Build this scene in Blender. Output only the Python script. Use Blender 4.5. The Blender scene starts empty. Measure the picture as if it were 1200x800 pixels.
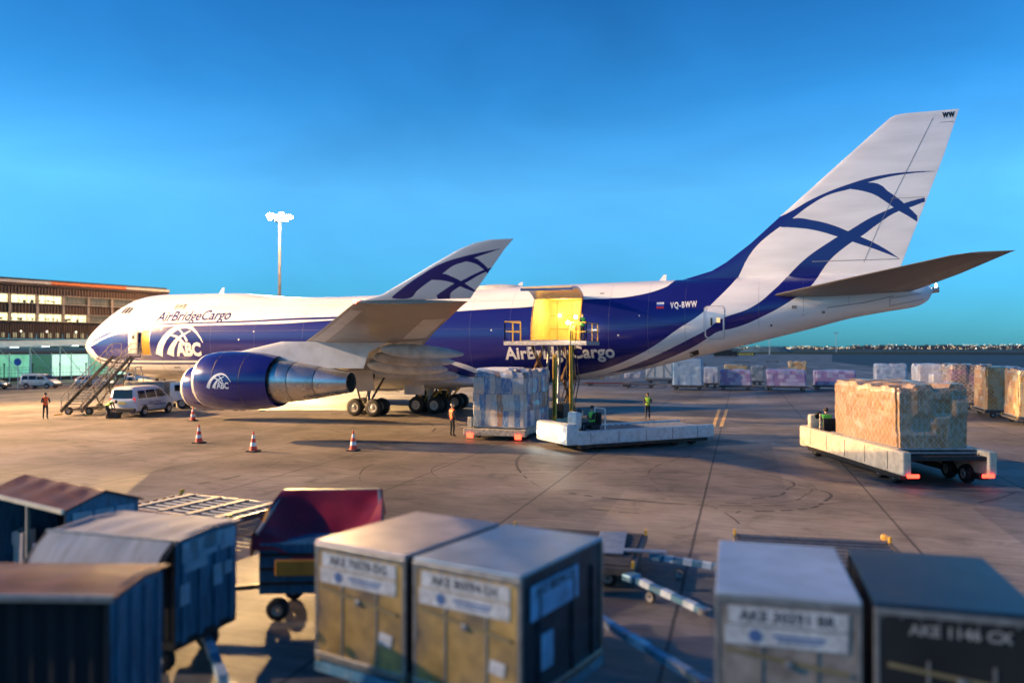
import bpy, bmesh, math, random
import numpy as np
from mathutils import Vector, Matrix, Euler
from mathutils.bvhtree import BVHTree
R = math.radians
C = bpy.context.scene.collection
random.seed(4)

# ------------------------------------------------------------------ camera
sc = bpy.context.scene
cam = bpy.data.cameras.new('camera'); camo = bpy.data.objects.new('camera', cam); C.objects.link(camo)
camo.location = (59.401, -54.956, 4.815)
camo.rotation_euler = (R(90) + .008, 0, .328)
cam.sensor_width = 36; cam.lens = 27.54; cam.clip_start = .1; cam.clip_end = 30000
cam.dof.use_dof = True; cam.dof.focus_distance = 38; cam.dof.aperture_fstop = 27.54e-3 / .098
sc.camera = camo
# ------------------------------------------------------------------ dusk sky, low warm key light, exposure
SUN_TRAVEL = Vector((.93, .37, 0)).normalized(); SUN_EL = R(21)
w = bpy.data.worlds.new('World'); sc.world = w; w.use_nodes = True
nt = w.node_tree; nt.nodes.clear()
wo = nt.nodes.new('ShaderNodeOutputWorld'); bg = nt.nodes.new('ShaderNodeBackground')
sky = nt.nodes.new('ShaderNodeTexSky'); sky.sky_type = 'NISHITA'; sky.sun_disc = False
sky.sun_elevation = R(17); sky.sun_rotation = math.atan2(-SUN_TRAVEL.x, -SUN_TRAVEL.y)
sky.air_density = 1.0; sky.dust_density = .2; sky.ozone_density = 4.0; sky.altitude = 0
tint = nt.nodes.new('ShaderNodeMix'); tint.data_type = 'RGBA'; tint.blend_type = 'MULTIPLY'; tint.inputs[0].default_value = 1
tint.inputs[7].default_value = (.33, .94, 1.16, 1)
nt.links.new(sky.outputs[0], tint.inputs[6])
# faint high veil of thin cloud so the dusk sky is not a perfect gradient
wtc = nt.nodes.new('ShaderNodeTexCoord'); wmp = nt.nodes.new('ShaderNodeMapping'); wmp.inputs['Scale'].default_value = (1, 1, 2.6)
wno = nt.nodes.new('ShaderNodeTexNoise'); wno.inputs['Scale'].default_value = 2.4; wno.inputs['Detail'].default_value = 7; wno.inputs['Roughness'].default_value = .55; wno.inputs['Distortion'].default_value = .6
wmr = nt.nodes.new('ShaderNodeMapRange'); wmr.inputs[1].default_value = .36; wmr.inputs[2].default_value = .70; wmr.inputs[3].default_value = .93; wmr.inputs[4].default_value = 1.12
wmx = nt.nodes.new('ShaderNodeMix'); wmx.data_type = 'RGBA'; wmx.blend_type = 'MULTIPLY'; wmx.inputs[0].default_value = 1
nt.links.new(wtc.outputs['Generated'], wmp.inputs[0]); nt.links.new(wmp.outputs[0], wno.inputs['Vector']); nt.links.new(wno.outputs[0], wmr.inputs[0])
wsp = nt.nodes.new('ShaderNodeSeparateXYZ'); nt.links.new(wtc.outputs['Generated'], wsp.inputs[0])
wcr = nt.nodes.new('ShaderNodeValToRGB'); nt.links.new(wsp.outputs[2], wcr.inputs[0]); ce = wcr.color_ramp.elements   # dusk: dim at the horizon, palest a little above it, deep overhead
ce[0].position = 0; ce[0].color = (.20, .34, .50, 1); ce[1].position = .19; ce[1].color = (1.0, .88, .88, 1)
for pz, cz in ((.07, (.40, .54, .68, 1)), (.30, (.46, .66, .76, 1)), (.5, (.12, .38, .56, 1)), (1.0, (.10, .30, .46, 1))): ee = ce.new(pz); ee.color = cz
wm2 = nt.nodes.new('ShaderNodeMix'); wm2.data_type = 'RGBA'; wm2.blend_type = 'MULTIPLY'; wm2.inputs[0].default_value = 1
nt.links.new(tint.outputs[2], wm2.inputs[6]); nt.links.new(wcr.outputs[0], wm2.inputs[7]); nt.links.new(wm2.outputs[2], wmx.inputs[6]); nt.links.new(wmr.outputs[0], wmx.inputs[7]); nt.links.new(wmx.outputs[2], bg.inputs[0])
bg.inputs[1].default_value = .16
nt.links.new(bg.outputs[0], wo.inputs[0])
sun = bpy.data.lights.new('sun', 'SUN'); suno = bpy.data.objects.new('sun', sun); C.objects.link(suno)
sun.energy = 1.9; sun.angle = R(1.0); sun.color = (1, .75, .54)
sd = Vector((SUN_TRAVEL.x * math.cos(SUN_EL), SUN_TRAVEL.y * math.cos(SUN_EL), -math.sin(SUN_EL)))
suno.rotation_euler = sd.to_track_quat('-Z', 'Y').to_euler(); suno.location = (0, -60, 60)
sc.view_settings.view_transform = 'Standard'; sc.view_settings.look = 'None'
sc.view_settings.exposure = .55; sc.view_settings.gamma = 1; sc.view_settings.use_curve_mapping = False
sc.cycles.max_bounces = 6; sc.cycles.use_denoising = True

# ------------------------------------------------------------------ helpers
def link(o, parent=None):
    C.objects.link(o)
    if parent is not None: o.parent = parent
    return o
def tag(o, label=None, cat=None, group=None, kind=None):
    if label: o['label'] = label
    if cat: o['category'] = cat
    if group: o['group'] = group
    if kind: o['kind'] = kind
    return o
def empty(name, loc=(0, 0, 0), rz=0, label=None, cat=None, group=None):
    o = bpy.data.objects.new(name, None); o.location = loc; o.rotation_euler = (0, 0, rz); o.empty_display_size = .3
    link(o); return tag(o, label, cat, group)
def copy_tree(o, parent=None):
    c = o.copy(); link(c, parent)
    for ch in list(o.children): copy_tree(ch, c)
    return c

MATS = {}
def M(name, col=(.5, .5, .5), rough=.5, metal=0, var=.18, scale=2.0, bump=0, emit=None, es=0, coat=0, dirt=None, dscale=None, damt=.5, stretch=None):
    """procedural painted / worn surface: noise driven colour, roughness and bump"""
    if name in MATS: return MATS[name]
    m = bpy.data.materials.new(name); m.use_nodes = True; n = m.node_tree.nodes; l = m.node_tree.links
    b = n['Principled BSDF']
    b.inputs['Roughness'].default_value = rough; b.inputs['Metallic'].default_value = metal
    if coat: b.inputs['Coat Weight'].default_value = coat; b.inputs['Coat Roughness'].default_value = .08
    tc = n.new('ShaderNodeTexCoord'); no = n.new('ShaderNodeTexNoise'); no.inputs['Scale'].default_value = scale; no.inputs['Detail'].default_value = 6
    src = tc.outputs['Object']
    if stretch:
        mp = n.new('ShaderNodeMapping'); mp.inputs['Scale'].default_value = stretch; l.new(src, mp.inputs[0]); src = mp.outputs[0]
    l.new(src, no.inputs['Vector'])
    mr = n.new('ShaderNodeMapRange'); mr.inputs[1].default_value = .3; mr.inputs[2].default_value = .7
    mr.inputs[3].default_value = 1 - var; mr.inputs[4].default_value = 1 + var; l.new(no.outputs[0], mr.inputs[0])
    mx = n.new('ShaderNodeMix'); mx.data_type = 'RGBA'; mx.blend_type = 'MULTIPLY'; mx.inputs[0].default_value = 1
    mx.inputs[6].default_value = (*col, 1); l.new(mr.outputs[0], mx.inputs[7]); out = mx.outputs[2]
    if dirt:
        n2 = n.new('ShaderNodeTexNoise'); n2.inputs['Scale'].default_value = dscale or scale * 2.3; n2.inputs['Detail'].default_value = 8; l.new(src, n2.inputs['Vector'])
        r2 = n.new('ShaderNodeMapRange'); r2.inputs[1].default_value = .45; r2.inputs[2].default_value = .72; r2.inputs[4].default_value = damt; l.new(n2.outputs[0], r2.inputs[0])
        m2 = n.new('ShaderNodeMix'); m2.data_type = 'RGBA'; l.new(r2.outputs[0], m2.inputs[0]); l.new(out, m2.inputs[6]); m2.inputs[7].default_value = (*dirt, 1); out = m2.outputs[2]
    l.new(out, b.inputs['Base Color'])
    r3 = n.new('ShaderNodeMapRange'); r3.inputs[3].default_value = max(0, rough - .1); r3.inputs[4].default_value = min(1, rough + .12); l.new(no.outputs[0], r3.inputs[0]); l.new(r3.outputs[0], b.inputs['Roughness'])
    if bump:
        bp = n.new('ShaderNodeBump'); bp.inputs['Strength'].default_value = bump; bp.inputs['Distance'].default_value = .02; l.new(no.outputs[0], bp.inputs['Height']); l.new(bp.outputs[0], b.inputs['Normal'])
    if emit: b.inputs['Emission Color'].default_value = (*emit, 1); b.inputs['Emission Strength'].default_value = es
    MATS[name] = m; return m

class MB:
    def __init__(s): s.v = []; s.f = []; s.m = []; s.ms = []
    def mi(s, mat):
        if mat is None: return 0
        if mat not in s.ms: s.ms.append(mat)
        return s.ms.index(mat)
    def add(s, vs, fs, mat=None):
        b = len(s.v); i = s.mi(mat); s.v += [tuple(v) for v in vs]; s.f += [tuple(b + k for k in f) for f in fs]; s.m += [i] * len(fs); return s
    def box(s, c, d, mat=None, rot=None, taper=None):
        x, y, z = d[0] / 2, d[1] / 2, d[2] / 2; t = taper or (1, 1)
        vs = [Vector((a * x * (t[0] if cc > 0 else 1), b * y * (t[1] if cc > 0 else 1), cc * z)) for cc in (-1, 1) for a, b in ((-1, -1), (1, -1), (1, 1), (-1, 1))]
        if rot is not None: rm = Euler(rot).to_matrix(); vs = [rm @ v for v in vs]
        c = Vector(c); return s.add([v + c for v in vs], [(0, 3, 2, 1), (4, 5, 6, 7), (0, 1, 5, 4), (1, 2, 6, 5), (2, 3, 7, 6), (3, 0, 4, 7)], mat)
    def bb(s, c, d, r=.03, mat=None):
        """box with bevelled vertical and top edges"""
        bm = bmesh.new(); bmesh.ops.create_cube(bm, size=1)
        for v in bm.verts: v.co = Vector((v.co.x * d[0], v.co.y * d[1], v.co.z * d[2]))
        bmesh.ops.bevel(bm, geom=list(bm.edges), offset=r, segments=2, affect='EDGES', profile=.5)
        c = Vector(c); s.add([v.co + c for v in bm.verts], [[v.index for v in f.verts] for f in bm.faces], mat) if not bm.verts.index_update() else None
        bm.free(); return s
    def tube(s, p0, p1, r0, r1=None, n=10, mat=None, caps=True):
        r1 = r0 if r1 is None else r1; p0 = Vector(p0); p1 = Vector(p1); d = (p1 - p0).normalized()
        a = d.orthogonal().normalized(); b = d.cross(a)
        vs = [p + (a * math.cos(t) + b * math.sin(t)) * r for p, r in ((p0, r0), (p1, r1)) for t in [2 * math.pi * k / n for k in range(n)]]
        fs = [(k, (k + 1) % n, n + (k + 1) % n, n + k) for k in range(n)]
        if caps: fs += [tuple(range(n - 1, -1, -1)), tuple(range(n, 2 * n))]
        return s.add(vs, fs, mat)
    def bar(s, p0, p1, w, h, mat=None):
        p0 = Vector(p0); p1 = Vector(p1); d = (p1 - p0); L = d.length; q = d.to_track_quat('X', 'Z')
        c = (p0 + p1) / 2; x, y, z = L / 2, w / 2, h / 2
        vs = [c + q @ Vector((a * x, b * y, cc * z)) for cc in (-1, 1) for a, b in ((-1, -1), (1, -1), (1, 1), (-1, 1))]
        return s.add(vs, [(0, 3, 2, 1), (4, 5, 6, 7), (0, 1, 5, 4), (1, 2, 6, 5), (2, 3, 7, 6), (3, 0, 4, 7)], mat)
    def lathe(s, prof, c=(0, 0, 0), axis='X', n=40, mat=None, cap0=False, cap1=False):
        vs = []; c = Vector(c)
        for a, r in prof:
            for k in range(n):
                t = 2 * math.pi * k / n; u, v = r * math.cos(t), r * math.sin(t)
                vs.append(c + Vector({'X': (a, u, v), 'Y': (u, a, v), 'Z': (u, v, a)}[axis]))
        fs = [(i * n + k, i * n + (k + 1) % n, (i + 1) * n + (k + 1) % n, (i + 1) * n + k) for i in range(len(prof) - 1) for k in range(n)]
        if cap0: fs.append(tuple(range(n)))
        if cap1: fs.append(tuple(range((len(prof) - 1) * n, len(prof) * n)))
        return s.add(vs, fs, mat)
    def loft(s, rings, cap=True, mat=None, close=True):
        n = len(rings[0]); vs = [p for r in rings for p in r]; kk = n if close else n - 1
        fs = [(i * n + k, i * n + (k + 1) % n, (i + 1) * n + (k + 1) % n, (i + 1) * n + k) for i in range(len(rings) - 1) for k in range(kk)]
        if cap: fs += [tuple(range(n - 1, -1, -1)), tuple(range((len(rings) - 1) * n, len(rings) * n))]
        return s.add(vs, fs, mat)
    def sphere(s, c, r, mat=None, n=12):
        prof = [(-math.cos(math.pi * i / 8), math.sin(math.pi * i / 8)) for i in range(9)]
        rr = r if isinstance(r, (tuple, list)) else (r, r, r)
        b = len(s.v); s.lathe([(a, max(q, .01)) for a, q in prof], axis='Z', n=n, mat=mat)
        for i in range(b, len(s.v)): v = s.v[i]; s.v[i] = (c[0] + v[0] * rr[0], c[1] + v[1] * rr[1], c[2] + v[2] * rr[2])
        return s
    def build(s, name, mat=None, parent=None, smooth=False, label=None, fix=True):
        me = bpy.data.meshes.new(name); me.from_pydata([tuple(v) for v in s.v], [], s.f)
        ms = s.ms or [mat]
        for m in ms: me.materials.append(m)
        if s.ms and len(s.ms) > 1: me.polygons.foreach_set('material_index', s.m)
        bm = bmesh.new(); bm.from_mesh(me)
        if fix: bmesh.ops.recalc_face_normals(bm, faces=bm.faces)
        bm.to_mesh(me); bm.free()
        if smooth is not False:
            me.polygons.foreach_set('use_smooth', [True] * len(me.polygons))
            try: me.set_sharp_from_angle(angle=R(35 if smooth is True else smooth))
            except Exception: pass
        me.update(); o = bpy.data.objects.new(name, me); link(o, parent)
        if label: o['label'] = label
        return o
def one(name, mat, parent, smooth=False, **k):
    pass
def interp(xs, ys):
    """monotone cubic"""
    xs = np.array(xs, float); ys = np.array(ys, float); h = np.diff(xs); d = np.diff(ys) / h; m = np.zeros(len(xs))
    m[0] = d[0]; m[-1] = d[-1]
    for i in range(1, len(xs) - 1):
        m[i] = 0 if d[i - 1] * d[i] <= 0 else 2 * d[i - 1] * d[i] / (d[i - 1] + d[i])
    def f(x):
        i = int(np.clip(np.searchsorted(xs, x) - 1, 0, len(h) - 1)); t = np.clip((x - xs[i]) / h[i], 0, 1)
        return float((1 + 2 * t) * (1 - t) ** 2 * ys[i] + t * (1 - t) ** 2 * h[i] * m[i] + t * t * (3 - 2 * t) * ys[i + 1] + t * t * (t - 1) * h[i] * m[i + 1])
    return f
def bvh(o):
    me = o.data; return BVHTree.FromPolygons([v.co.copy() for v in me.vertices], [tuple(p.vertices) for p in me.polygons])
def curve_mesh(c):
    """font or 2D curve -> list of verts (2D), faces"""
    o = bpy.data.objects.new('tmp', c); link(o); dg = bpy.context.evaluated_depsgraph_get(); dg.update()
    me = bpy.data.meshes.new_from_object(o.evaluated_get(dg)); bpy.data.objects.remove(o); bpy.data.curves.remove(c); return me
def text_mesh(body, size=1, shear=0, bold=0, align='LEFT', space=1):
    c = bpy.data.curves.new('t', 'FONT'); c.body = body; c.size = size; c.shear = shear; c.offset = bold; c.align_x = align; c.space_character = space; c.resolution_u = 3
    return curve_mesh(c)
def poly_mesh(polys):
    bm = bmesh.new()
    for p in polys:
        if len(p) >= 3: bm.faces.new([bm.verts.new((a, b, 0)) for a, b in p])
    bmesh.ops.triangulate(bm, faces=bm.faces)
    me = bpy.data.meshes.new('p'); bm.to_mesh(me); bm.free(); return me
def band(pts, w0, w1):
    """polyline stroke with varying width -> quads"""
    P = [Vector((*p, 0)) for p in pts]; out = []
    N = []
    for i in range(len(P)):
        d = (P[min(i + 1, len(P) - 1)] - P[max(i - 1, 0)]).normalized(); N.append(Vector((-d.y, d.x, 0)))
    for i in range(len(P) - 1):
        a = w0 + (w1 - w0) * i / (len(P) - 1); b = w0 + (w1 - w0) * (i + 1) / (len(P) - 1)
        q = [P[i] + N[i] * a / 2, P[i] - N[i] * a / 2, P[i + 1] - N[i + 1] * b / 2, P[i + 1] + N[i + 1] * b / 2]
        out.append([(v.x, v.y) for v in q])
    return out
def decal(name, me, fn, tree, direction, mat, parent, off=.012, step=.25, origin_back=30, label=None):
    """lay a flat shape on the surface of another object: cut into strips, throw along direction, lift by off"""
    bm = bmesh.new(); bm.from_mesh(me); bpy.data.meshes.remove(me)
    if step:
        for ax in (0, 1):
            vs = [v.co[ax] for v in bm.verts]; a, b = min(vs), max(vs); k = math.ceil((a + 1e-4) / step) * step
            while k < b:
                no = Vector((1, 0, 0)) if ax == 0 else Vector((0, 1, 0))
                bmesh.ops.bisect_plane(bm, geom=list(bm.verts) + list(bm.edges) + list(bm.faces), plane_co=no * k, plane_no=no); k += step
    d = Vector(direction).normalized(); bad = []
    for v in bm.verts:
        p = Vector(fn(v.co.x, v.co.y)); h, nrm, i, ds = tree.ray_cast(p - d * origin_back, d)
        if h is None: bad.append(v)
        else:
            if nrm.dot(d) > 0: nrm = -nrm
            v.co = h + nrm * off
    if bad: bmesh.ops.delete(bm, geom=bad, context='VERTS')
    for f in bm.faces:
        f.normal_update()
        if f.normal.dot(d) > 0: f.normal_flip()
    m = bpy.data.meshes.new(name); bm.to_mesh(m); bm.free(); m.materials.append(mat)
    o = bpy.data.objects.new(name, m); link(o, parent)
    if label: o['label'] = label
    return o
def flat(name, me, mw, mat, parent, label=None):
    me.transform(mw); me.materials.clear(); me.materials.append(mat); o = bpy.data.objects.new(name, me); link(o, parent)
    if label: o['label'] = label
    return o
def boolean(o, cutter):
    md = o.modifiers.new('b', 'BOOLEAN'); md.operation = 'DIFFERENCE'; md.object = cutter; md.solver = 'EXACT'
    dg = bpy.context.evaluated_depsgraph_get(); me = bpy.data.meshes.new_from_object(o.evaluated_get(dg)); o.modifiers.clear(); old = o.data; o.data = me; bpy.data.meshes.remove(old)
    bpy.data.objects.remove(cutter)
# ================================================================== THE FREIGHTER
# x runs aft from the nose, -y is the port side (towards the camera)
NAVY = (.010, .014, .165); WHITE = (.88, .88, .88)
CURVES = {}
LIVDATA = {'fus':[([(2.1,4.85),(2.62,4.65),(2.94,4.19),(3.75,3.94),(5.41,3.79),(6.4,3.76),(9.9,3.74),(13.93,3.77),(22,3.8),(30,3.95),(34,4.3),(37.42,3.79),(39.58,2.96),(41,2.3),(42,1.6),(44.9,1.6),(45.49,2.68),(48.09,3.37),(50.06,4.14),(51.6,4.95),(53.21,6.08),(54.46,6.89),(55.53,7.91),(56.76,9.37),(57.28,10.54),(58.13,11.73),(59.49,12.82),(60.28,13.34),(61.44,14.19),(62.65,14.81),(63.84,15.07),(64.85,15.41),(66.17,15.7),(67.5,15.83),(68.72,15.86)],[(2.1,4.86),(2.67,5.03),(4.39,5.55),(6.01,5.93),(7.47,6.16),(9.31,6.4),(11.69,6.56),(14.7,6.6),(19.64,6.65),(23.57,6.72),(25.16,6.81),(30,7.02),(37.49,7.44),(40.35,7.58),(42.95,7.68),(45.78,8.08),(49.9,8.27),(52.26,8.92),(53.1,9.9),(54.3,10.3),(56,11.2),(57.66,12.3),(58.8,13.3),(59.59,13.54),(61.65,14.61),(63.64,15.35),(65.59,15.81),(67.5,15.93),(68.72,15.87)]),([(2.42,5.17),(4.34,5.74),(6.7,6.29),(9.25,6.62),(11.64,6.71),(19.58,6.83),(23.5,6.95),(26.69,6.99),(29,7.05)],[(2.39,5.3),(4.71,6.06),(6.63,6.49),(8.71,6.72),(10.98,6.82),(13.12,6.86),(19.54,6.97),(23.45,7.11),(27.38,7.18),(29,7.2)]),([(2.51,3.9),(3.42,3.65),(5.13,3.49),(9.7,3.41),(13.77,3.44),(34,3.6)],[(2.67,4.02),(3.58,3.77),(5.27,3.63),(9.81,3.59),(13.85,3.6),(34,3.75)]),([(34.2,-0.5),(41.2,-0.5)],[(34.2,4.2),(35.86,4.01),(37.42,3.45),(39.58,2.62),(41.2,2.0)]),([(47.35,2.76),(47.93,2.95),(50.5,3.44),(52.23,4.05),(53.91,4.79),(54.88,5.36),(55.81,5.91),(56.53,6.05),(58.56,6.88),(60.16,7.82),(61.38,8.77),(62.03,9.74),(62.63,10.57),(63.93,11.65),(64.42,11.95),(65.39,12.69),(66.63,13.47),(67.21,13.65),(68.14,14.01)],[(47.02,2.73),(48.86,3.24),(50.64,3.88),(52.33,4.63),(53.97,5.45),(54.91,5.95),(55.99,6.73),(57.56,7.31),(59.18,8.59),(60.4,9.99),(61.43,10.93),(62.64,11.75),(63.04,12.01),(63.67,12.34),(64.99,13.13),(66.35,13.73),(67.11,14.01),(68.24,14.28)]),([(63.84,15.06),(65.0,14.72),(65.78,14.21),(66.53,13.58),(67.21,13.12),(67.71,12.73)],[(63.84,15.08),(64.85,15.41),(66.17,14.65),(66.93,13.98),(67.77,13.06)]),([(59.49,12.81),(60.62,12.7),(61.64,12.5),(63.04,12.01),(63.93,11.65),(65.39,11.06),(66.63,10.49)],[(59.56,12.81),(60.28,13.34),(61.64,13.13),(62.64,12.82),(63.67,12.34),(64.42,11.95),(65.39,11.42),(66.63,10.51)])],'wl':[([(47.12,6.48),(47.77,6.47),(48.14,6.71),(48.73,7.03),(49.12,7.2),(49.61,7.45),(50.02,7.55),(50.3,7.64),(50.84,7.78),(51.23,7.88)],[(47.03,6.46),(48.59,7.29),(49.22,7.53),(49.92,7.69),(50.65,7.81),(51.23,7.89)]),([(50.02,7.55),(50.32,7.47),(50.54,7.31),(50.74,7.05)],[(50.02,7.55),(50.3,7.64),(50.53,7.51),(50.77,7.2)]),([(48.73,7.02),(49.16,6.98),(49.48,6.89),(49.65,6.8),(49.96,6.67),(50.27,6.55)],[(48.74,7.04),(49.12,7.2),(49.45,7.1),(49.75,6.94),(50.27,6.56)]),([(48.76,6.35),(49.13,6.37),(49.28,6.59),(49.65,6.8),(50.02,6.97),(50.45,7.16),(50.96,7.32)],[(48.54,6.42),(48.95,6.63),(49.48,6.89),(49.76,6.98),(50.19,7.15),(50.61,7.29),(50.96,7.37)])],'t1':(10.42,7.0),'t1c':(11.8,8.0),'t2':(41.2,4.02),'t3':(52.65,7.4),'lg':(10.59,4.2),'fl':(51.75,7.4)}
def livery(name, regions, x0, x1, z0, z1, base=WHITE, belly=False, rough=.22):
    """paint split by smooth curves z=f(x) in the aircraft's own side view; regions = [(lower pts, upper pts, colour)]"""
    m = bpy.data.materials.new(name); m.use_nodes = True; n = m.node_tree.nodes; l = m.node_tree.links; b = n['Principled BSDF']
    tc = n.new('ShaderNodeTexCoord'); sx = n.new('ShaderNodeSeparateXYZ'); l.new(tc.outputs['Object'], sx.inputs[0])
    mx = n.new('ShaderNodeMapRange'); mx.inputs[1].default_value = x0; mx.inputs[2].default_value = x1; l.new(sx.outputs[0], mx.inputs[0])
    mz = n.new('ShaderNodeMapRange'); mz.inputs[1].default_value = z0; mz.inputs[2].default_value = z1; l.new(sx.outputs[2], mz.inputs[0])
    def math_(op, a, bb):
        q = n.new('ShaderNodeMath'); q.operation = op
        for i, t in enumerate((a, bb)):
            if isinstance(t, (int, float)): q.inputs[i].default_value = t
            else: l.new(t, q.inputs[i])
        return q.outputs[0]
    def curve(pts):
        pts = sorted(pts); q = []
        for p in pts:
            if q and p[0] - q[-1][0] < .02: continue
            q.append(p)
        fc = n.new('ShaderNodeFloatCurve'); cm = fc.mapping; c = cm.curves[0]
        P = [((p[0] - x0) / (x1 - x0), min(1, max(0, (p[1] - z0) / (z1 - z0)))) for p in q]
        while len(c.points) > 2: c.points.remove(c.points[-1])
        c.points[0].location = P[0]; c.points[1].location = P[-1]
        for p in P[1:-1]: c.points.new(*p)
        for p in c.points: p.handle_type = 'AUTO'
        cm.extend = 'HORIZONTAL'; cm.update(); l.new(mx.outputs[0], fc.inputs[1]); fc.inputs[0].default_value = 1
        return fc.outputs[0], P[0][0], P[-1][0]
    no = n.new('ShaderNodeTexNoise'); no.inputs['Scale'].default_value = .35; no.inputs['Detail'].default_value = 7
    mp = n.new('ShaderNodeMapping'); mp.inputs['Scale'].default_value = (.5, 1, 3); l.new(tc.outputs['Object'], mp.inputs[0]); l.new(mp.outputs[0], no.inputs['Vector'])
    col = None
    br = n.new('ShaderNodeMix'); br.data_type = 'RGBA'; br.inputs[6].default_value = (*[c * .84 for c in base], 1); br.inputs[7].default_value = (*base, 1)
    rr = n.new('ShaderNodeMapRange'); rr.inputs[1].default_value = .35; rr.inputs[2].default_value = .6; l.new(no.outputs[0], rr.inputs[0]); l.new(rr.outputs[0], br.inputs[0]); col = br.outputs[2]
    for lo, up, c in regions:
        f = None; xa, xb = -1, 9
        for side, pts in ((0, lo), (1, up)):
            if pts is None: continue
            o_, a_, b_ = curve(pts); xa = max(xa, a_); xb = min(xb, b_)
            t = math_('GREATER_THAN', mz.outputs[0], o_) if side == 0 else math_('LESS_THAN', mz.outputs[0], o_)
            f = t if f is None else math_('MULTIPLY', f, t)
        f = math_('MULTIPLY', f, math_('GREATER_THAN', mx.outputs[0], xa)); f = math_('MULTIPLY', f, math_('LESS_THAN', mx.outputs[0], xb))
        q = n.new('ShaderNodeMix'); q.data_type = 'RGBA'; l.new(f, q.inputs[0]); l.new(col, q.inputs[6]); q.inputs[7].default_value = (*c, 1); col = q.outputs[2]
    l.new(col, b.inputs['Base Color'])
    # skin panels: faint frame joints every few metres in the bump
    wv = n.new('ShaderNodeTexWave'); wv.wave_type = 'BANDS'; wv.bands_direction = 'X'; wv.inputs['Scale'].default_value = .31; l.new(tc.outputs['Object'], wv.inputs['Vector'])
    wr = n.new('ShaderNodeMapRange'); wr.inputs[1].default_value = 0; wr.inputs[2].default_value = .004; l.new(wv.outputs[1], wr.inputs[0])
    n2 = n.new('ShaderNodeTexNoise'); n2.inputs['Scale'].default_value = .8; l.new(tc.outputs['Object'], n2.inputs['Vector'])
    ad = math_('ADD', wr.outputs[0], math_('MULTIPLY', n2.outputs[0], .8))
    bp = n.new('ShaderNodeBump'); bp.inputs['Strength'].default_value = .10; bp.inputs['Distance'].default_value = .03; l.new(ad, bp.inputs['Height']); l.new(bp.outputs[0], b.inputs['Normal'])
    b.inputs['Roughness'].default_value = rough; b.inputs['Coat Weight'].default_value = .5; b.inputs['Coat Roughness'].default_value = .06
    MATS[name] = m; return m
plane = empty('cargo_airplane', (0, 0, 0), 0, 'large four-engine white and navy cargo jet parked on the apron with its side door open', 'airplane')
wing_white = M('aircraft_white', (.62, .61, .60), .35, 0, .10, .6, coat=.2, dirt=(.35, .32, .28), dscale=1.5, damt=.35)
wing_grey = M('wing_grey', (.27, .255, .24), .45, 0, .15, .7, dirt=(.12, .11, .10), damt=.4)
navy = M('navy_paint', NAVY, .2, 0, .1, .8, coat=.5)
white_letter = M('white_lettering', (.82, .82, .82), .3, var=.03)
cream = M('inlet_lip', (.66, .62, .56), .3, .3, .1, 3)
steel = M('exhaust_steel', (.52, .50, .47), .27, .9, .12, .8, dirt=(.30, .22, .15), dscale=1.6, damt=.5)
black = M('black_rubber', (.012, .012, .013), .7, var=.3, scale=8)
dark = M('dark_metal', (.035, .033, .032), .45, .5, .3, 6)
hub = M('wheel_hub', (.42, .40, .37), .4, .5, .2, 10)
yellow = M('yellow_paint', (.72, .42, .03), .45, var=.2, scale=6, dirt=(.18, .10, .03), damt=.5)
lining = M('cargo_hold_lining', (.80, .60, .22), .5, var=.1, scale=1.5)

ftop = interp([0, .12, .5, 1.2, 2.2, 3.3, 4.4, 5.2, 6.2, 7.4, 9, 13, 16.5, 19, 21.8, 25.5, 29.6, 39.5, 46.2, 53.4, 58, 62, 66, 68, 68.55], [4.95, 5.2, 5.66, 6.28, 7.0, 7.7, 8.33, 8.72, 9.1, 9.33, 9.43, 9.42, 9.38, 9.15, 8.93, 8.88, 8.93, 9.26, 9.4, 9.5, 9.55, 9.55, 9.25, 8.9, 8.55])
fbot = interp([0, .12, .5, 1, 1.8, 3.6, 6.1, 8, 12, 20, 40, 46, 49.6, 52, 55, 57, 58.7, 61.4, 64, 66, 67.6, 68.3, 68.55], [4.85, 4.55, 4.35, 3.95, 3.45, 2.85, 2.4, 2.12, 1.92, 1.9, 2.2, 2.5, 3.1, 3.65, 4.4, 4.9, 5.35, 6.05, 6.75, 7.12, 7.4, 7.8, 8.3])
fzc = interp([0, 3, 8, 14, 40, 50, 56, 62, 68.55], [4.9, 5.0, 5.3, 5.45, 5.6, 6.0, 6.9, 7.7, 8.42])
fhw = interp([0, .12, .5, 1.2, 2.2, 3.5, 5, 7, 9.5, 12, 46, 50, 54, 58, 62, 66, 68, 68.55], [.05, .35, .75, 1.25, 1.75, 2.2, 2.6, 2.95, 3.17, 3.25, 3.25, 3.1, 2.8, 2.35, 1.75, 1.0, .55, .2])
NS = 96
def fus_ring(x):
    t, b_, c, h = ftop(x), fbot(x), fzc(x), fhw(x); c = min(max(c, b_ + .25 * (t - b_)), t - .25 * (t - b_)); out = []
    up = np.interp(x, [0, 4, 7, 17, 24, 70], [2, 2, 1.85, 1.85, 2.0, 2.0])
    for k in range(NS):
        a = 2 * math.pi * k / NS; ca, sa = math.cos(a), math.sin(a)
        e = up if sa > 0 else 2.0
        y = h * math.copysign(abs(ca) ** (2 / e), ca); z = c + ((t - c) if sa > 0 else (c - b_)) * math.copysign(abs(sa) ** (2 / e), sa)
        out.append((x, y, z))
    return out
xs = [0, .03, .08, .15, .25, .38, .55, .75, 1, 1.3, 1.6] + list(np.arange(2, 68.2, .3)) + [68.2, 68.35, 68.45, 68.52, 68.55]
mb = MB(); mb.loft([fus_ring(x) for x in xs])
FUSREG = LIVDATA.get('fus')
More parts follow.
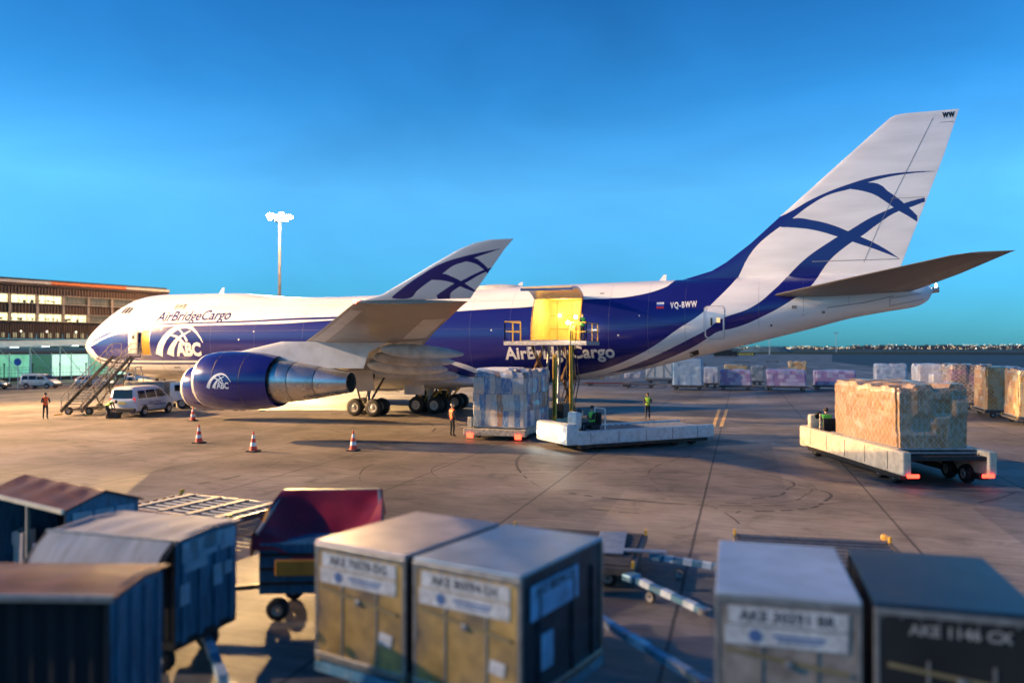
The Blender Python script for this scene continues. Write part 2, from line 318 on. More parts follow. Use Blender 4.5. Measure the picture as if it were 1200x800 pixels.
if FUSREG: liv = livery('fuselage_livery', [(a, b_, NAVY) for a, b_ in FUSREG] + [([(2, -1), (70, -1)], [(2, 3.1), (9, 2.95), (16, 2.9), (40, 2.3), (44, 1.5)], (.50, .46, .40))], -1, 72, 0, 21)
else: liv = wing_white
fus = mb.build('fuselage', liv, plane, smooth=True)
# openings cut through the skin: main deck side door and forward entry door; the pockets behind are the lit hold
fus.data.materials.append(lining)
for cx, cy, cz, dx, dy, dz in ((44.93, -1.2, 6.83, 3.36, 5.2, 2.94), (9.6, -2.0, 5.25, .86, 2.6, 1.95)):
    c = MB().box((cx, cy, cz), (dx, dy, dz), lining).build('cut', None)
    boolean(fus, c)
fus.data.materials.clear(); fus.data.materials.append(liv); fus.data.materials.append(lining)
for p in fus.data.polygons:
    c = p.center
    p.material_index = 1 if (((43.24 <= c.x <= 46.62 and 5.35 <= c.z <= 8.31) or (9.16 < c.x < 10.04 and 4.26 < c.z < 6.24)) and c.y > -3.05 and abs(p.normal.x) + abs(p.normal.z) + abs(p.normal.y) > 0 and c.y < 1.5 and (abs(c.y) < (fhw(c.x) - .35))) else 0
    p.use_smooth = p.material_index == 0
try: fus.data.set_sharp_from_angle(angle=R(30))
except Exception: pass
FT = bvh(fus)

def airfoil(xle, zle, xte, zte, y, t, n=11, cam_=.0):
    """closed ring in the x-z plane"""
    c = xte - xle; pts = []
    us = [0.5 * (1 - math.cos(math.pi * i / (n - 1))) for i in range(n)]
    th = lambda u: t * 2.97 * (.2969 * math.sqrt(u) - .126 * u - .3516 * u * u + .2843 * u ** 3 - .1015 * u ** 4) * 1.7
    up = [(u, th(u) * .55) for u in us]; dn = [(u, -th(u) * .45) for u in us[::-1]][1:-1]
    for u, h in up + dn: pts.append((xle + c * u, y, zle + (zte - zle) * u + h))
    return pts
def vring(z, y, xle, xte, t, n=11):
    c = xte - xle; us = [0.5 * (1 - math.cos(math.pi * i / (n - 1))) for i in range(n)]
    th = lambda u: t * 2.97 * (.2969 * math.sqrt(u) - .126 * u - .3516 * u * u + .2843 * u ** 3 - .1015 * u ** 4)
    return [(xle + c * u, y + th(u), z) for u in us] + [(xle + c * u, y - th(u), z) for u in us[::-1]][1:-1] if True else None
WS = [(2.2, 20.2, 3.15, 37.3, 3.0, 1.7), (3.25, 21.6, 3.25, 37.2, 3.1, 1.65), (7.5, 25.5, 3.75, 38.0, 3.5, 1.3), (12.2, 29.7, 4.3, 38.9, 4.2, 1.0), (19, 35.4, 5.05, 42.5, 5.0, .72), (24.5, 40.0, 5.6, 45.6, 5.52, .55), (30.6, 45.1, 6.3, 49.35, 6.22, .36), (31.2, 45.7, 6.4, 49.8, 6.33, .3)]
WLS = [(6.42, 31.25, 45.9, 49.9, .22), (6.6, 31.4, 46.75, 50.1, .2), (7.0, 31.6, 47.7, 50.5, .17), (7.5, 31.87, 48.85, 51.0, .14), (7.9, 32.08, 49.8, 51.4, .11), (8.08, 32.18, 50.4, 51.62, .09), (8.16, 32.22, 50.9, 51.72, .05)]
winglet_mat = livery('winglet_livery', [(a, b_, NAVY) for a, b_ in LIVDATA['wl']], 44, 53, 5, 9, base=(.82, .82, .83)) if LIVDATA.get('wl') else wing_white
def paint_under(o):
    pass
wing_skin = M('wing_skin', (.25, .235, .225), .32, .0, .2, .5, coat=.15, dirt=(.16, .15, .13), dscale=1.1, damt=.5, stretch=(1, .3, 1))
for s in (-1, 1):
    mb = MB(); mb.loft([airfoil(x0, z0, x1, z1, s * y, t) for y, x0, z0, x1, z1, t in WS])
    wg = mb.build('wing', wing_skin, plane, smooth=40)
    w2 = MB().loft([vring(z, s * y, a, b_, t) for z, y, a, b_, t in WLS]).build('winglet', winglet_mat, wg, smooth=40)
    # slats: bright leading edge strip, flaps and ailerons as panels 4 mm proud of the lower skin
    WT = bvh(wg)
    def wpt(u, y):
        Y = [q[0] for q in WS]; xl = np.interp(y, Y, [q[1] for q in WS]); xt = np.interp(y, Y, [q[3] for q in WS]); return (xl + (xt - xl) * u, s * y, 0)
    for nm, mat_, u0, u1, y0, y1 in (('slat', wing_white, .03, .14, 20.9, 30), ('slat', wing_white, .03, .13, 5, 20), ('flap', wing_white, .74, .97, 5, 11.6), ('flap', wing_white, .76, .97, 14, 21), ('aileron', wing_white, .78, .97, 22, 28), ('lower_skin_panel', M('inner_skin', (.60, .58, .55), .4, 0, .12, .5, dirt=(.3, .28, .25), damt=.4), .15, .72, 4, 20.6)):
        n_ = 10; me = poly_mesh([[(y0 + (y1 - y0) * i / n_, u0), (y0 + (y1 - y0) * (i + 1) / n_, u0), (y0 + (y1 - y0) * (i + 1) / n_, u1), (y0 + (y1 - y0) * i / n_, u1)] for i in range(n_)])
        decal(nm, me, lambda a, b2: (wpt(b2, a)[0], wpt(b2, a)[1], 0), WT, (0, 0, 1), mat_, wg, off=.012, step=0)
    for y, L, r in ((8.6, 5.6, .42), (12.0, 5.4, .42), (16.6, 5.2, .35), (20.6, 5.0, .31)):
        x0, x1 = wpt(.62, y)[0], wpt(1, y)[0]; z = np.interp(y, [q[0] for q in WS], [q[4] for q in WS]) - .35; xe = x1 + 1.9
        rings = []
        for u in [0, .04, .12, .25, .4, .55, .7, .82, .92, .98, 1]:
            rr = r * math.sqrt(max(0.0004, math.sin(math.pi * min(1, u ** .8)))) if u < .999 else .02
            xx = x0 + (xe - x0) * u; rings.append([(xx, s * y + rr * .7 * math.cos(2 * math.pi * k / 14), z - .05 - .25 * u + rr * 1.15 * math.sin(2 * math.pi * k / 14)) for k in range(14)])
        MB().loft(rings).build('flap_fairing', M('fairing_grey', (.46, .44, .42), .4, 0, .15, 1.2, dirt=(.2, .17, .14), dscale=2, damt=.6), wg, smooth=50)
    nv = MB().sphere((45.55, s * 31.0, 6.42), (.16, .08, .07), M('nav_red' if s < 0 else 'nav_green', (.8, .05, .02) if s < 0 else (.02, .6, .1), .3, emit=(1, .06, .03) if s < 0 else (.05, 1, .2), es=25)).build('navigation_light', None, wg, smooth=True)
# wing to body fairing
rings = []
for x, hw, zt, zb in ((18.5, .6, 2.6, 2.25), (20, 2.3, 3.4, 1.95), (23, 3.2, 4.1, 1.75), (28, 3.6, 4.4, 1.65), (34, 3.5, 3.7, 1.7), (38, 3.0, 2.75, 1.9), (42, 2.2, 2.5, 2.05), (44.5, .8, 2.35, 2.2)):
    c = (zt + zb) / 2; rings.append([(x, hw * math.copysign(abs(math.cos(a)) ** .6, math.cos(a)), c + (zt - zb) / 2 * math.copysign(abs(math.sin(a)) ** .8, math.sin(a))) for a in [2 * math.pi * k / 32 for k in range(32)]])
MB().loft(rings).build('belly_fairing', wing_white, plane, smooth=50)
# fin, dorsal fillet, tailplane, all painted by the same side-view livery
fin_le = [(9.25, 52.2), (9.62, 53.6), (10.05, 55.1), (10.6, 56.05), (11.83, 57.66), (13.56, 59.56), (16.86, 63.24), (19.42, 66.12), (19.6, 66.45), (19.66, 66.9)]
finr = []
for z, x in fin_le:
    te = np.interp(z, [9.2, 9.98, 12.69, 15.89, 19.66], [66.55, 66.75, 67.71, 68.92, 70.07]); t = np.interp(z, [9.2, 12, 19.5, 19.66], [.45, .42, .16, .06])
    t2 = t if z > 9.7 else .3
    finr.append(vring(z, 0, x, te, t2, 17))
fin = MB().loft(finr).build('tail_fin', liv, plane, smooth=40)
for s in (-1, 1):
    HS = [(.7, 58.0, 8.15, 67.3, 8.35, .85), (1.6, 58.75, 8.12, 67.5, 8.4, .8), (6, 62.9, 8.75, 68.9, 8.9, .5), (10.7, 67.5, 9.42, 70.2, 9.5, .22), (11.05, 68.3, 9.5, 70.35, 9.55, .12)]
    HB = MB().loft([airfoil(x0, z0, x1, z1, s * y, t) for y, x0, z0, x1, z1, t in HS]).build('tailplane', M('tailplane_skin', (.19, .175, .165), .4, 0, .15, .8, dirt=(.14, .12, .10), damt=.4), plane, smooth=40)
    HT = bvh(HB)
    me = poly_mesh([[(2 + i, .72), (3 + i, .72), (3 + i, .97), (2 + i, .97)] for i in range(8)])
    Yh = [q[0] for q in HS]
    decal('elevator', me, lambda a, u: (np.interp(a, Yh, [q[1] for q in HS]) * (1 - u) + np.interp(a, Yh, [q[3] for q in HS]) * u, s * a, 0), HT, (0, 0, 1), wing_grey, HB, off=.01, step=0)
MB().tube((68.5, 0, 8.42), (68.9, 0, 8.45), .2, .17, 14, steel).build('exhaust_outlet', None, plane, smooth=40)
MB().sphere((68.75, 0, 8.75), .07, M('tail_light', (1, 1, 1), .3, emit=(1, .9, .7), es=30)).build('tail_light', None, plane)

# engines
def logo_polys(wd):
    """white half-globe of crossing arcs, wd wide"""
    out = []
    for pts, w0, w1 in (([(557, 495), (566, 470), (580, 440), (605, 405), (635, 376), (670, 355), (705, 345), (740, 345), (775, 356), (805, 378), (830, 403), (848, 430)], 44, 4),
                        ([(632, 495), (641, 470), (655, 447), (680, 418), (715, 392), (765, 368)], 44, 5),
                        ([(600, 392), (640, 388), (680, 398), (712, 420), (730, 440)], 5, 20), ([(675, 350), (708, 373), (730, 396), (748, 422)], 5, 14)):
        out += [[((a - 535) / 313 * wd, (495 - b_) / 313 * wd) for a, b_ in q] for q in band(pts, w0, w1)]
    return out
def engine(y, xi, zc, parent):
    e = MB().lathe([(xi + a, r) for a, r in ((.24, 1.40), (.5, 1.46), (1.0, 1.52), (1.8, 1.54), (2.8, 1.51), (3.8, 1.42), (4.5, 1.29), (4.5, 1.25), (4.1, 1.24), (3.6, 1.2))], (0, y, zc), n=56, mat=None).build('engine', navy, parent, smooth=40)
    MB().lathe([(xi + a, r) for a, r in ((1.5, 1.15), (.6, 1.14), (.15, 1.17), (.03, 1.22), (0, 1.27), (.04, 1.33), (.12, 1.37), (.243, 1.402))], (0, y, zc), n=56).build('inlet_lip', cream, e, smooth=50)
    for a in (1.45, 3.05): MB().lathe([(xi + a, (1.535 if a < 2 else 1.49) + .002), (xi + a + .025, (1.538 if a < 2 else 1.489) + .004)], (0, y, zc), n=56).build('cowl_seam', M('dark_seam', (.02, .02, .03), .6), e, smooth=True)  # thin dark rings mark the cowl joints
    MB().lathe([(xi + .9, .02), (xi + 1.0, .12), (xi + 1.35, .3)], (0, y, zc), n=20).build('spinner', hub, e, smooth=50)
    f = MB()
    for k in range(28):
        a = 2 * math.pi * k / 28; ca, sa = math.cos(a), math.sin(a); cb, sb = math.cos(a + .2), math.sin(a + .2)
        f.add([(xi + 1.3, y + .3 * ca, zc + .3 * sa), (xi + 1.3, y + 1.14 * ca, zc + 1.14 * sa), (xi + 1.5, y + 1.14 * cb, zc + 1.14 * sb), (xi + 1.5, y + .3 * cb, zc + .3 * sb)], [(0, 1, 2, 3)])
    f.build('fan', dark, e)
    for a0, pr in enumerate((((3.9, 1.0), (4.4, 1.10), (4.55, 1.13), (5.5, 1.0)), ((5.48, .97), (5.62, .985), (6.6, .85), (6.9, .80)), ((6.88, .77), (7.0, .785), (8.3, .56), (8.62, .5), (8.62, .47), (8.2, .45)))):
        MB().lathe([(xi + a, r) for a, r in pr], (0, y, zc), n=44).build('exhaust_cowl', steel, e, smooth=30)
    MB().lathe([(xi + 8.2, .46), (xi + 8.25, .2), (xi + 8.6, .04)], (0, y, zc), n=24).build('exhaust_plug', dark, e, smooth=40)
    # chine and latches
    for dx in (.9, 2.2, 3.4):
        MB().box((xi + dx, y, zc - 1.53), (.35, .06, .04), dark).build('cowl_latch', None, e)
    T = bvh(e)
    if y < 0:
        decal('arc_logo', poly_mesh(logo_polys(1.5)), lambda a, b_: (xi + 1.15 + a, 0, zc - .33 + b_), T, (0, 1, 0), white_letter, e, step=.12, origin_back=60)
        me = text_mesh('ABC', 1, bold=.04); me.transform(Matrix.Diagonal((.36, .44, 1, 1)))
        decal('lettering', me, lambda a, b_: (xi + 1.82 + a, 0, zc - .33 + b_), T, (0, 1, 0), white_letter, e, step=.12, origin_back=60, off=.016)
    return e
def pylon(y, xi, zc, e):
    zt = np.interp(abs(y), [q[0] for q in WS], [q[2] for q in WS]); xl = np.interp(abs(y), [q[0] for q in WS], [q[1] for q in WS])
    def ring(z, a, b_, t): return vring(z, y, a, b_, t, 9)
    MB().loft([ring(zc + .7, xi + 1.9, xi + 9.3, .22), ring(zc + 1.5, xi + 1.9, xi + 9.6, .24), ring(zt - .1, xl - 1.6, xl + 4.6, .24)]).build('pylon', wing_white, e, smooth=40)
for y, xi, zc in ((-20.8, 30.75, 3.1), (-11.7, 21.95, 2.2), (20.8, 30.75, 3.1), (11.7, 21.95, 2.2)):
    pylon(y, xi, zc, engine(y, xi, zc, plane))

# landing gear
def wheel(x, y, r, wdt, parent, nm='wheel'):
    t = MB().lathe([(y - wdt / 2, r * .55), (y - wdt / 2, r * .86), (y - wdt * .4, r * .96), (y - wdt * .2, r), (y + wdt * .2, r), (y + wdt * .4, r * .96), (y + wdt / 2, r * .86), (y + wdt / 2, r * .55)], (x, 0, r), 'Y', 28).build(nm, black, parent, smooth=40)
    MB().lathe([(y - wdt / 2 - .01, .03), (y - wdt / 2 - .02, .09), (y - wdt / 2 + .05, r * .3), (y - wdt / 2 + .01, r * .5), (y - wdt / 2 + .02, r * .58), (y + wdt / 2 - .02, r * .58), (y + wdt / 2 - .05, r * .3), (y + wdt / 2, .05)], (x, 0, r), 'Y', 24).build('rim', hub, t, smooth=40)
    return t
def gear(x, y, h, parent, col=dark):
    g = MB().tube((x, y, .6), (x, y, h * .55), .12, .12, 12).tube((x, y, h * .5), (x, y, h), .19, .21, 12).build('main_landing_gear', M('gear_paint', (.30, .29, .28), .45, .2, .2, 4), parent, smooth=40)
    MB().bar((x - .75, y, .62), (x + .75, y, .62), .2, .24).build('truck_beam', dark, g)
    MB().bar((x - .6, y, .9), (x - 1.3, y, h * .9), .1, .1).bar((x + .1, y, .9), (x + 1.7, y - .2 * np.sign(y), h), .12, .12).bar((x, y, 1.3), (x - .1, y - 1.4 * np.sign(y), h), .1, .12).bar((x - .4, y, .8), (x - .1, y, 1.5), .07, .07).build('brace', col, g)
    for dx in (-.735, .735):
        for dy in (-.56, .56): wheel(x + dx, y + dy, .62, .46, g)
    return g
for s in (-1, 1):
    g = gear(31.8, s * 5.5, 3.6, plane)
    MB().loft([[(31.2, s * 6.0, 1.7), (31.25, s * 6.05, 1.7), (32.6, s * 6.05, 1.85), (32.6, s * 6.0, 1.85)], [(30.3, s * 6.35, 3.6), (30.3, s * 6.4, 3.6), (32.5, s * 6.4, 3.6), (32.5, s * 6.35, 3.6)]]).build('gear_door', wing_white, g)
    g = gear(34.87, s * 1.92, 2.6, plane, yellow)
    MB().box((34.2, s * 3.05, 1.75), (1.6, .05, .7), wing_white).build('gear_door', None, g)
ng = MB().tube((7.87, 0, .5), (7.87, 0, 2.6), .1, .15, 12).bar((7.87, 0, 1.0), (9.2, 0, 2.6), .1, .12).build('nose_landing_gear', dark, plane, smooth=40)
for s in (-1, 1):
    wheel(7.87, s * .45, .6, .4, ng); MB().box((7.3, s * .7, 1.75), (1.6, .04, .8), wing_white).build('gear_door', None, ng)

# doors, windows, lettering on the port side
PD = (0, 1, 0)
def xz(a, b_): return (a, 0, b_)
# main deck door swung up over the opening: curved panel with a lining underneath
def skin(x, ang):  # point on port skin by angle from horizontal
    t, c, h = ftop(x), fzc(x), fhw(x); return Vector((x, -h * math.cos(ang), c + (t - c) * math.sin(ang)))
hinge_a = math.asin(min(1, (8.32 - fzc(45)) / (ftop(45) - fzc(45)))); HP = skin(45, hinge_a)
prof = []
for k in range(13):
    a = hinge_a - k * (hinge_a + .13) / 12; p = skin(45, a); prof.append((p.y - HP.y, p.z - HP.z))
rotA = R(-80); ca, sa = math.cos(rotA), math.sin(rotA)
prof = [(HP.y - .02 + y * ca - z * sa, HP.z + .03 + y * sa + z * ca) for y, z in prof]
outer = [[(x, y, z) for x in (43.15, 46.72)] for y, z in prof]
dn = []
for i, (y, z) in enumerate(prof):
    j = min(i + 1, 12); i0 = max(i - 1, 0); ty, tz = prof[j][0] - prof[i0][0], prof[j][1] - prof[i0][1]; L = math.hypot(ty, tz); dn.append((-tz / L, ty / L))
door = MB().loft([[(43.15, y, z), (46.72, y, z), (46.72, y + nb * .16, z + nc * .16), (43.15, y + nb * .16, z + nc * .16)] for (y, z), (nb, nc) in zip(prof, dn)]).build('cargo_door', M('door_blue', (.02, .07, .26), .3, coat=.3, var=.1), plane, smooth=30)
MB().loft([[(43.25, y - nb * .02, z - nc * .02), (46.62, y - nb * .02, z - nc * .02), (46.62, y - nb * .003, z - nc * .003), (43.25, y - nb * .003, z - nc * .003)] for (y, z), (nb, nc) in zip(prof, dn)]).build('door_lining', lining, door)
fr = MB(); zz = 5.08
for a, b_, c, d in ((43.8, 5.0, 43.87, 8.15), (47.23, 5.0, 47.3, 8.15), (43.8, 5.0, 47.3, 5.07), (43.8, 8.09, 47.3, 8.16)):
    pass
decal('door_frame', poly_mesh([[(a, b_), (c, b_), (c, d), (a, d)] for a, b_, c, d in ((43.17, 5.28, 43.25, 8.36), (46.61, 5.28, 46.69, 8.36), (43.25, 5.28, 46.61, 5.36), (43.25, 8.29, 46.61, 8.36))]), xz, FT, PD, yellow, plane, off=.02, step=.2)
# hold fittings seen through the opening
hf = MB()
for x in (43.8, 44.93, 46.1): hf.box((x, 1.37, 6.83), (.05, .03, 2.9))
for z in (6.2, 7.2): hf.box((44.93, 1.35, z), (3.3, .03, .04))
hf.build('hold_frame', M('hold_frame', (.50, .34, .12), .5), plane)
ml = M('hold_lamp', (1, .9, .7), emit=(1, .86, .55), es=18)
for x, z in ((44.0, 7.2), (46.1, 7.6)): MB().sphere((x, 1.28, z), .09, ml).build('hold_lamp', None, plane)
def lamp(name, loc, e, col, rad=.1, typ='POINT', parent=None):
    L = bpy.data.lights.new(name, typ); L.energy = e; L.color = col
    if typ == 'POINT': L.shadow_soft_size = rad
    o = bpy.data.objects.new(name, L); o.location = loc; link(o, parent); return o
lamp('hold_light', (44.9, -1.2, 8.0), 250, (1, .72, .32), .25, parent=plane)
lamp('hold_light', (9.6, -2.3, 6.0), 30, (1, .75, .4), .1, parent=plane)
# forward entry door swung forward on its hinge
dd = MB().bb((8.45, -3.30, 5.3), (.98, .12, 1.95), .05, wing_white).build('entry_door', None, plane, smooth=30)
MB().box((8.5, -3.37, 5.7), (.22, .02, .3), dark).build('door_window', None, dd)
decal('door_frame', poly_mesh([[(9.1, 4.2), (9.16, 4.2), (9.16, 6.3), (9.1, 6.3)], [(10.04, 4.2), (10.1, 4.2), (10.1, 6.3), (10.04, 6.3)], [(9.16, 4.2), (10.04, 4.2), (10.04, 4.27), (9.16, 4.27)]]), xz, FT, PD, steel, plane, off=.015)
# cockpit windows
glass = M('dark_glass', (.01, .012, .016), .08, var=.05)
cw = [[(5.75, 7.78), (6.08, 7.75), (6.36, 8.3), (6.12, 8.3)], [(6.22, 7.75), (6.55, 7.74), (6.8, 8.28), (6.48, 8.3)], [(6.68, 7.75), (6.95, 7.77), (7.12, 8.2), (6.92, 8.26)]]
for sgn in (1, -1):
    for q in cw: decal('cockpit_window', poly_mesh([q]), xz, FT, (0, sgn, 0), glass, plane, off=.02, step=.1)
# aft door outline, window and handle
def outline(x0, z0, x1, z1, w_, r=.18):
    pts = []
    for cx, cz, a0 in ((x1 - r, z1 - r, 0), (x0 + r, z1 - r, 90), (x0 + r, z0 + r, 180), (x1 - r, z0 + r, 270)):
        pts += [(cx + r * math.cos(R(a0 + k * 18)), cz + r * math.sin(R(a0 + k * 18))) for k in range(6)]
    pts.append(pts[0]); return poly_mesh(band(pts, w_, w_))
grey_line = M('door_outline', (.35, .36, .40), .4)
MB2 = decal('aft_door', outline(54.88, 5.48, 56.02, 7.45, .08), xz, FT, PD, white_letter, plane, step=.2)
decal('aft_door', outline(54.81, 5.41, 56.09, 7.52, .03, .22), xz, FT, PD, grey_line, plane, step=.2)
decal('door_handle', poly_mesh([[(55.22, 6.25), (55.32, 6.25), (55.32, 6.75), (55.22, 6.75)]]), xz, FT, PD, dark, plane, off=.02)
decal('door_window', poly_mesh([[(55.6, 6.45), (55.82, 6.45), (55.82, 6.75), (55.6, 6.75)]]), xz, FT, PD, M('warm_window', (.8, .6, .25), .3, emit=(1, .7, .3), es=.6), plane, off=.02)
decal('vent', poly_mesh([[(53.75, 4.2), (54.35, 4.4), (54.35, 4.7), (53.75, 4.5)]]), xz, FT, PD, dark, plane, off=.015)
def letter(body, x, z, width, height, mat, shear=0, bold=.01, nm='lettering', rot=0, space=1, step=.22, tree=None):
    me = text_mesh(body, 1, shear, bold, space=space); vx = [v.co.x for v in me.vertices]; vy = [v.co.y for v in me.vertices]
    s = width / (max(vx) - min(vx)); sy = height / .7; x -= min(vx) * s; cr, sr = math.cos(rot), math.sin(rot)
    me.transform(Matrix.Diagonal((s, sy, 1, 1)))
    return decal(nm, me, lambda a, b_: (x + a * cr - b_ * sr, 0, z + a * sr + b_ * cr), tree or FT, PD, mat, plane, step=step)
letter('AirBridgeCargo', *LIVDATA['t1'], 7.4, .80, navy, .25, .016, rot=.012)
letter('空桥货', *LIVDATA['t1c'], 1.15, .36, dark, 0, .008, 'small_lettering', space=1.25, rot=.02)
letter('AirBridgeCargo', *LIVDATA['t2'], 7.75, .82, white_letter, 0, .03, rot=.02, space=1.03)
letter('VQ-BWW', *LIVDATA['t3'], 1.72, .40, white_letter, 0, .03, space=1.25, rot=.05)
lx, lz = LIVDATA['lg']
decal('arc_logo', poly_mesh(logo_polys(4.92)), lambda a, b_: (lx + a, 0, lz + b_), FT, PD, white_letter, plane, step=.22, off=.013)
letter('ABC', lx + 2.15, lz, 2.5, 1.0, white_letter, 0, .05)
fx, fz = LIVDATA.get('fl', (51.5, 7.2))
for k, cc in enumerate(((.6, .03, .03), (.03, .08, .4), (.8, .8, .8))):
    decal('flag_stripe', poly_mesh([[(fx, fz + k * .14), (fx + .48, fz + k * .14), (fx + .48, fz + k * .14 + .14), (fx, fz + k * .14 + .14)]]), xz, FT, PD, M(f'flag_{"red blue white".split()[k]}', cc, .4, var=.02), plane, off=.014)
FINT = bvh(fin)
decal('small_lettering', text_mesh('WW', .42, bold=.03, space=1.2), lambda a, b_: (69.15 + a * .7, 0, 19.2 + b_), FINT, PD, dark, plane, step=0)
# thin lines of the rudder hinge and panels
rl = lambda pts, w_=.03: decal('panel_line', poly_mesh(band(pts, w_, w_)), xz, FINT, PD, M('panel_line', (.22, .22, .24), .6), plane, off=.01, step=.3)
rl([(64.6, 10.3), (65.5, 12.6), (68.6, 19.2)]); rl([(66.2, 14.3), (68.3, 14.3)]); rl([(61.5, 10.45), (66.7, 10.45)], .045); rl([(69.0, 18.9), (69.8, 18.9)])
decal('panel_line', poly_mesh(band([(62.3, 7.35), (64.5, 7.65), (66.2, 8.05)], .04, .04)), xz, FT, PD, MATS['panel_line'], plane)
decal('panel_line', poly_mesh(band([(66.0, 7.45), (68.0, 7.85)], .03, .03) + band([(66.0, 7.45), (66.0, 7.9)], .03, .03) + band([(66.0, 7.9), (67.8, 8.2)], .03, .03)), xz, FT, PD, MATS['panel_line'], plane)
# skin joints, placards and service panels on the port side
sj = M('skin_joint', (.10, .10, .17), .5, var=.1)
for x in (7.2, 12.6, 16.2, 20.4, 24.8, 29.4, 38.6, 41.6, 48.6, 51.2, 53.6, 58.2, 60.9, 63.6):
    z0, z1 = fbot(x) + .5 + (.4 if x > 48 else 0), ftop(x) - .25
    decal('skin_joint', poly_mesh(band([(x, z0), (x, (z0 + z1) / 2), (x, z1)], .013, .013)), xz, FT, PD, sj, plane, off=.008, step=.3)
for z, xa, xb in ((6.15, 13.5, 42.8), (8.15, 14, 42.8), (6.3, 47.2, 54), (4.55, 44, 53)):
    decal('skin_joint', poly_mesh(band([(xa + (xb - xa) * i / 8, z) for i in range(9)], .011, .011)), xz, FT, PD, sj, plane, off=.008, step=.6)
random.seed(21)
for x, z, w_, h_, m_ in ((18.9, 5.4, .12, .12, white_letter), (20.3, 6.05, .08, .08, white_letter), (40.2, 6.0, .1, .1, white_letter), (41.4, 5.05, .5, .04, white_letter), (49.2, 5.6, .12, .1, white_letter), (50.6, 6.9, .08, .08, white_letter), (57.3, 6.9, .5, .03, dark), (57.3, 6.5, .5, .03, dark), (58.9, 6.2, .12, .12, dark), (60.2, 7.3, .3, .2, wing_grey), (62.0, 7.0, .2, .14, wing_grey), (12.0, 2.75, .6, .5, wing_grey), (16.4, 2.8, .4, .3, wing_grey), (47.8, 8.5, .3, .06, dark)):
    decal('service_panel', poly_mesh([[(x, z), (x + w_, z), (x + w_, z + h_), (x, z + h_)]]), xz, FT, PD, m_, plane, off=.012, step=0)
decal('cargo_door_seam', outline(10.9, 2.55, 13.6, 3.5, .03, .15), xz, FT, PD, sj, plane, off=.012, step=.3)
# blade aerials and the crown fairing
for x, h in ((14.4, .5), (30.5, .3), (41, .35), (51.5, .4)):
    MB().loft([[(x, -.03, ftop(x) - .05), (x + .5, -.03, ftop(x) - .05), (x + .5, .03, ftop(x) - .05), (x, .03, ftop(x) - .05)], [(x + .35, -.01, ftop(x) + h), (x + .55, -.01, ftop(x) + h), (x + .55, .01, ftop(x) + h), (x + .35, .01, ftop(x) + h)]]).build('aerial', white_letter, plane)
MB().sphere((39.5, 0, 9.22), (2.2, .7, .32), wing_white, 20).build('crown_fairing', None, plane, smooth=True)
# ================================================================== helpers for placing things on the apron
_f0 = Vector((math.sin(-.328), math.cos(-.328), 0)); _r = Vector((math.cos(-.328), -math.sin(-.328), 0)); _u0 = Vector((0, 0, 1))
_f = _f0 * math.cos(.008) + _u0 * math.sin(.008); _u = -_f0 * math.sin(.008) + _u0 * math.cos(.008)
def at(px, py, z=0):
    """surveyed point: where the sight line through a photo pixel meets height z"""
    o = Vector((59.401, -54.956, 4.815)); d = _f + _r * ((px - 600) / 918.056) + _u * ((400 - py) / 918.056)
    return o + d * ((z - o.z) / d.z)
def struct(o): o['kind'] = 'structure'; return o

